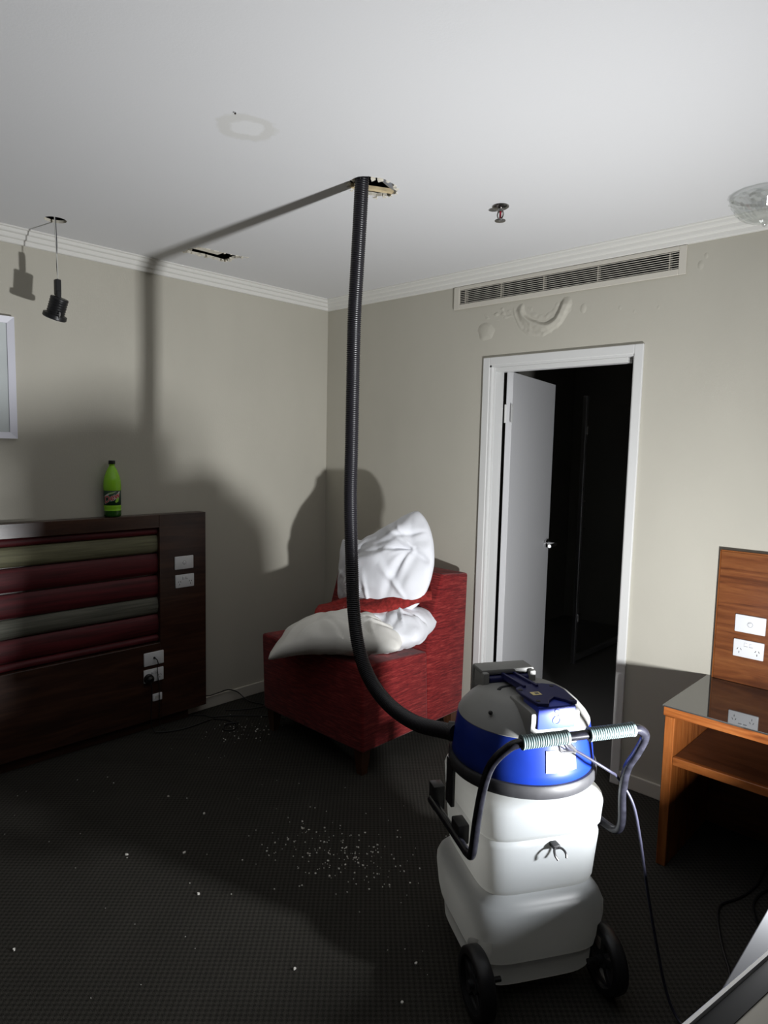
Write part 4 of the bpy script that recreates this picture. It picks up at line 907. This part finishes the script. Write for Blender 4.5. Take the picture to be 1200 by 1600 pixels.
bm = B(); box(bm, fw+0.039, PW-fw-0.039, -PL+fw+0.039, -fw-0.039, 0.0106, 0.0110); obj('print', bm, 'art2', pic)
# LED work light (source of the room's light)
wl = thing('work_light', 'small black LED work light standing on the white table', 'work light', (LAMP.x, LAMP.y, TZ))
rot = AIM.to_track_quat('-Y', 'Z').to_matrix().to_4x4()
lc = Vector((0, 0, LAMP.z-TZ)); mt = Matrix.Translation(lc) @ rot
bm = B(); box(bm, -0.075, 0.075, 0.014, 0.040, -0.055, 0.055, 0.006, 2, mtx=mt)
for k in range(7): box(bm, -0.066+k*0.022-0.002, -0.066+k*0.022+0.002, 0.038, 0.062, -0.045, 0.045, 0, mtx=mt)
obj('lamp_body', bm, 'black', wl)
bm = B(); box(bm, -0.062, 0.062, 0.008, 0.0145, -0.044, 0.044, 0.001, 1, mtx=mt); obj('led_face', bm, 'led', wl)
bm = B()
e0 = mt @ Vector((-0.080, 0.03, 0)); e1 = mt @ Vector((0.080, 0.03, 0))
tube(bm, spline([e0, e0*0.6+Vector((e0.x*0.45, e0.y*0.45, -0.01)), Vector((e0.x*1.05, e0.y*1.05, 0.012)), Vector((0.0, 0.0, 0.0085)), Vector((e1.x*1.05, e1.y*1.05, 0.012)), e1*0.6+Vector((e1.x*0.45, e1.y*0.45, -0.01)), e1], 8), 0.006, 8); obj('stand', bm, 'black', wl, True)

# ------------------------------------------------------------------ loose cables
def cable(name, label, pts, r=0.0035, m='blackcord'):
    bm = B(); tube(bm, spline(pts, 8), r, 8); o = obj(name, bm, m, None, True); tag(o, label, 'cable'); return o
cable('floor_cable', 'black cable curving over the carpet beside the desk to the white table', [(2.90, -0.03, 0.15), (2.895, -0.06, 0.03), (2.87, -0.19, 0.0055), (2.877, -0.365, 0.0055), (2.852, -0.492, 0.0055), (2.818, -0.578, 0.0055), (2.833, -0.662, 0.0055), (2.882, -0.782, 0.0055), (2.928, -0.87, 0.0055), (2.99, -0.97, 0.0055), (3.2, -1.1, 0.0055)], 0.004)
cable('floor_cable', 'short black cable loop under the desk at the right edge', [(3.02, -0.20, 0.0055), (2.945, -0.30, 0.0055), (2.904, -0.40, 0.0055), (2.899, -0.485, 0.0055), (2.92, -0.551, 0.0055), (2.965, -0.63, 0.0055), (3.08, -0.74, 0.0055), (3.25, -0.80, 0.0055)], 0.004)
cable('floor_cable', 'black cable lying on the carpet between the headboard and the red chair', [(0.05, -1.06, 0.005), (0.10, -1.01, 0.005), (0.146, -0.994, 0.005), (0.207, -0.903, 0.005), (0.309, -0.793, 0.005), (0.40, -0.72, 0.005), (0.46, -0.70, 0.005)])
cable('floor_cable', 'black cable rising to the baseboard beside the headboard', [(0.045, -0.98, 0.10), (0.030, -0.93, 0.085), (0.024, -0.86, 0.085), (0.024, -0.80, 0.086), (0.035, -0.74, 0.060), (0.10, -0.70, 0.010), (0.22, -0.66, 0.005), (0.20, -0.76, 0.005), (0.12, -0.88, 0.005)])
cable('floor_cable', 'tangled black cable end on the carpet in front of the red chair', [(0.18, -1.00, 0.005), (0.249, -0.955, 0.005), (0.34, -0.95, 0.005), (0.385, -1.0, 0.005), (0.35, -1.04, 0.005), (0.30, -0.99, 0.008), (0.33, -0.93, 0.010)])

# ------------------------------------------------------------------ plaster chips on the carpet
rnd = random.Random(7)
def chip_mesh(s, r_):
    bm = B(); n = r_.choice((4, 5, 6)); p = [(s*r_.uniform(.5, 1.1)*math.cos(2*PI*k/n), s*r_.uniform(.4, .9)*math.sin(2*PI*k/n)) for k in range(n)]
    prism(bm, p, 0.0, s*r_.uniform(0.4, 0.8), 'z'); return bm
spots = [(1.073, -1.942, .008, 'white plaster chip alone on the dark carpet, left of two'), (1.217, -1.777, .008, 'white plaster chip alone on the dark carpet, right of two'), (0.787, -1.613, .006, 'small plaster chip on the carpet near the headboard'), (1.025, -1.573, .007, 'plaster chip on the carpet left of the crumb field'), (1.98, -1.838, .006, 'plaster chip on the carpet at lower centre'), (2.229, -1.557, .006, 'plaster chip lying close to the left side of the vacuum'), (2.296, -1.695, .006, 'plaster chip lying nearest the vacuum wheel'), (1.301, -2.415, .006, 'plaster chip at the lower left edge of the carpet'), (1.471, -1.866, .008, 'plaster chip beside the paler carpet patch')]
for x, y, s, lb in spots:
    o = obj('plaster_chip', chip_mesh(s, rnd), 'chip'); o.location = (x, y, 0.001); o.rotation_euler = (0.1, 0.1, rnd.uniform(0, 6)); tag(o, lb, 'plaster chip', 'loose plaster chips on the carpet')
pts_ = [(1.402, -1.444), (1.477, -1.301), (1.686, -1.306), (1.763, -1.286), (1.838, -1.293), (1.674, -1.406), (1.507, -1.461), (1.60, -1.36), (1.62, -1.30), (1.72, -1.36), (1.55, -1.40), (1.70, -1.25), (1.45, -1.38), (1.80, -1.36)]
bm = B()
for k in range(330):
    if k < 200:
        c = rnd.choice(pts_); x, y = c[0]+rnd.gauss(0, .09), c[1]+rnd.gauss(0, .09); s = rnd.choice((.0018, .0025, .003, .004, .0055))
    elif k < 260: x, y, s = rnd.gauss(0.42, .10), rnd.gauss(-0.95, .07), rnd.choice((.002, .003, .005))
    else: x, y, s = rnd.uniform(0.3, 2.4), rnd.uniform(-2.4, -0.9), rnd.choice((.0015, .002, .003))
    if x < 0.1: continue
    n = rnd.choice((3, 4, 5)); a = rnd.uniform(0, 6)
    prism(bm, [(x+s*rnd.uniform(.5, 1.1)*math.cos(a+2*PI*q/n), y+s*rnd.uniform(.4, 1.0)*math.sin(a+2*PI*q/n)) for q in range(n)], 0.0005, 0.0005+s*rnd.uniform(.4, .9), 'z')
o = obj('plaster_crumbs', bm, 'chip'); tag(o, 'scatter of fine white plaster crumbs over the dark carpet', 'plaster crumbs', None, 'stuff')
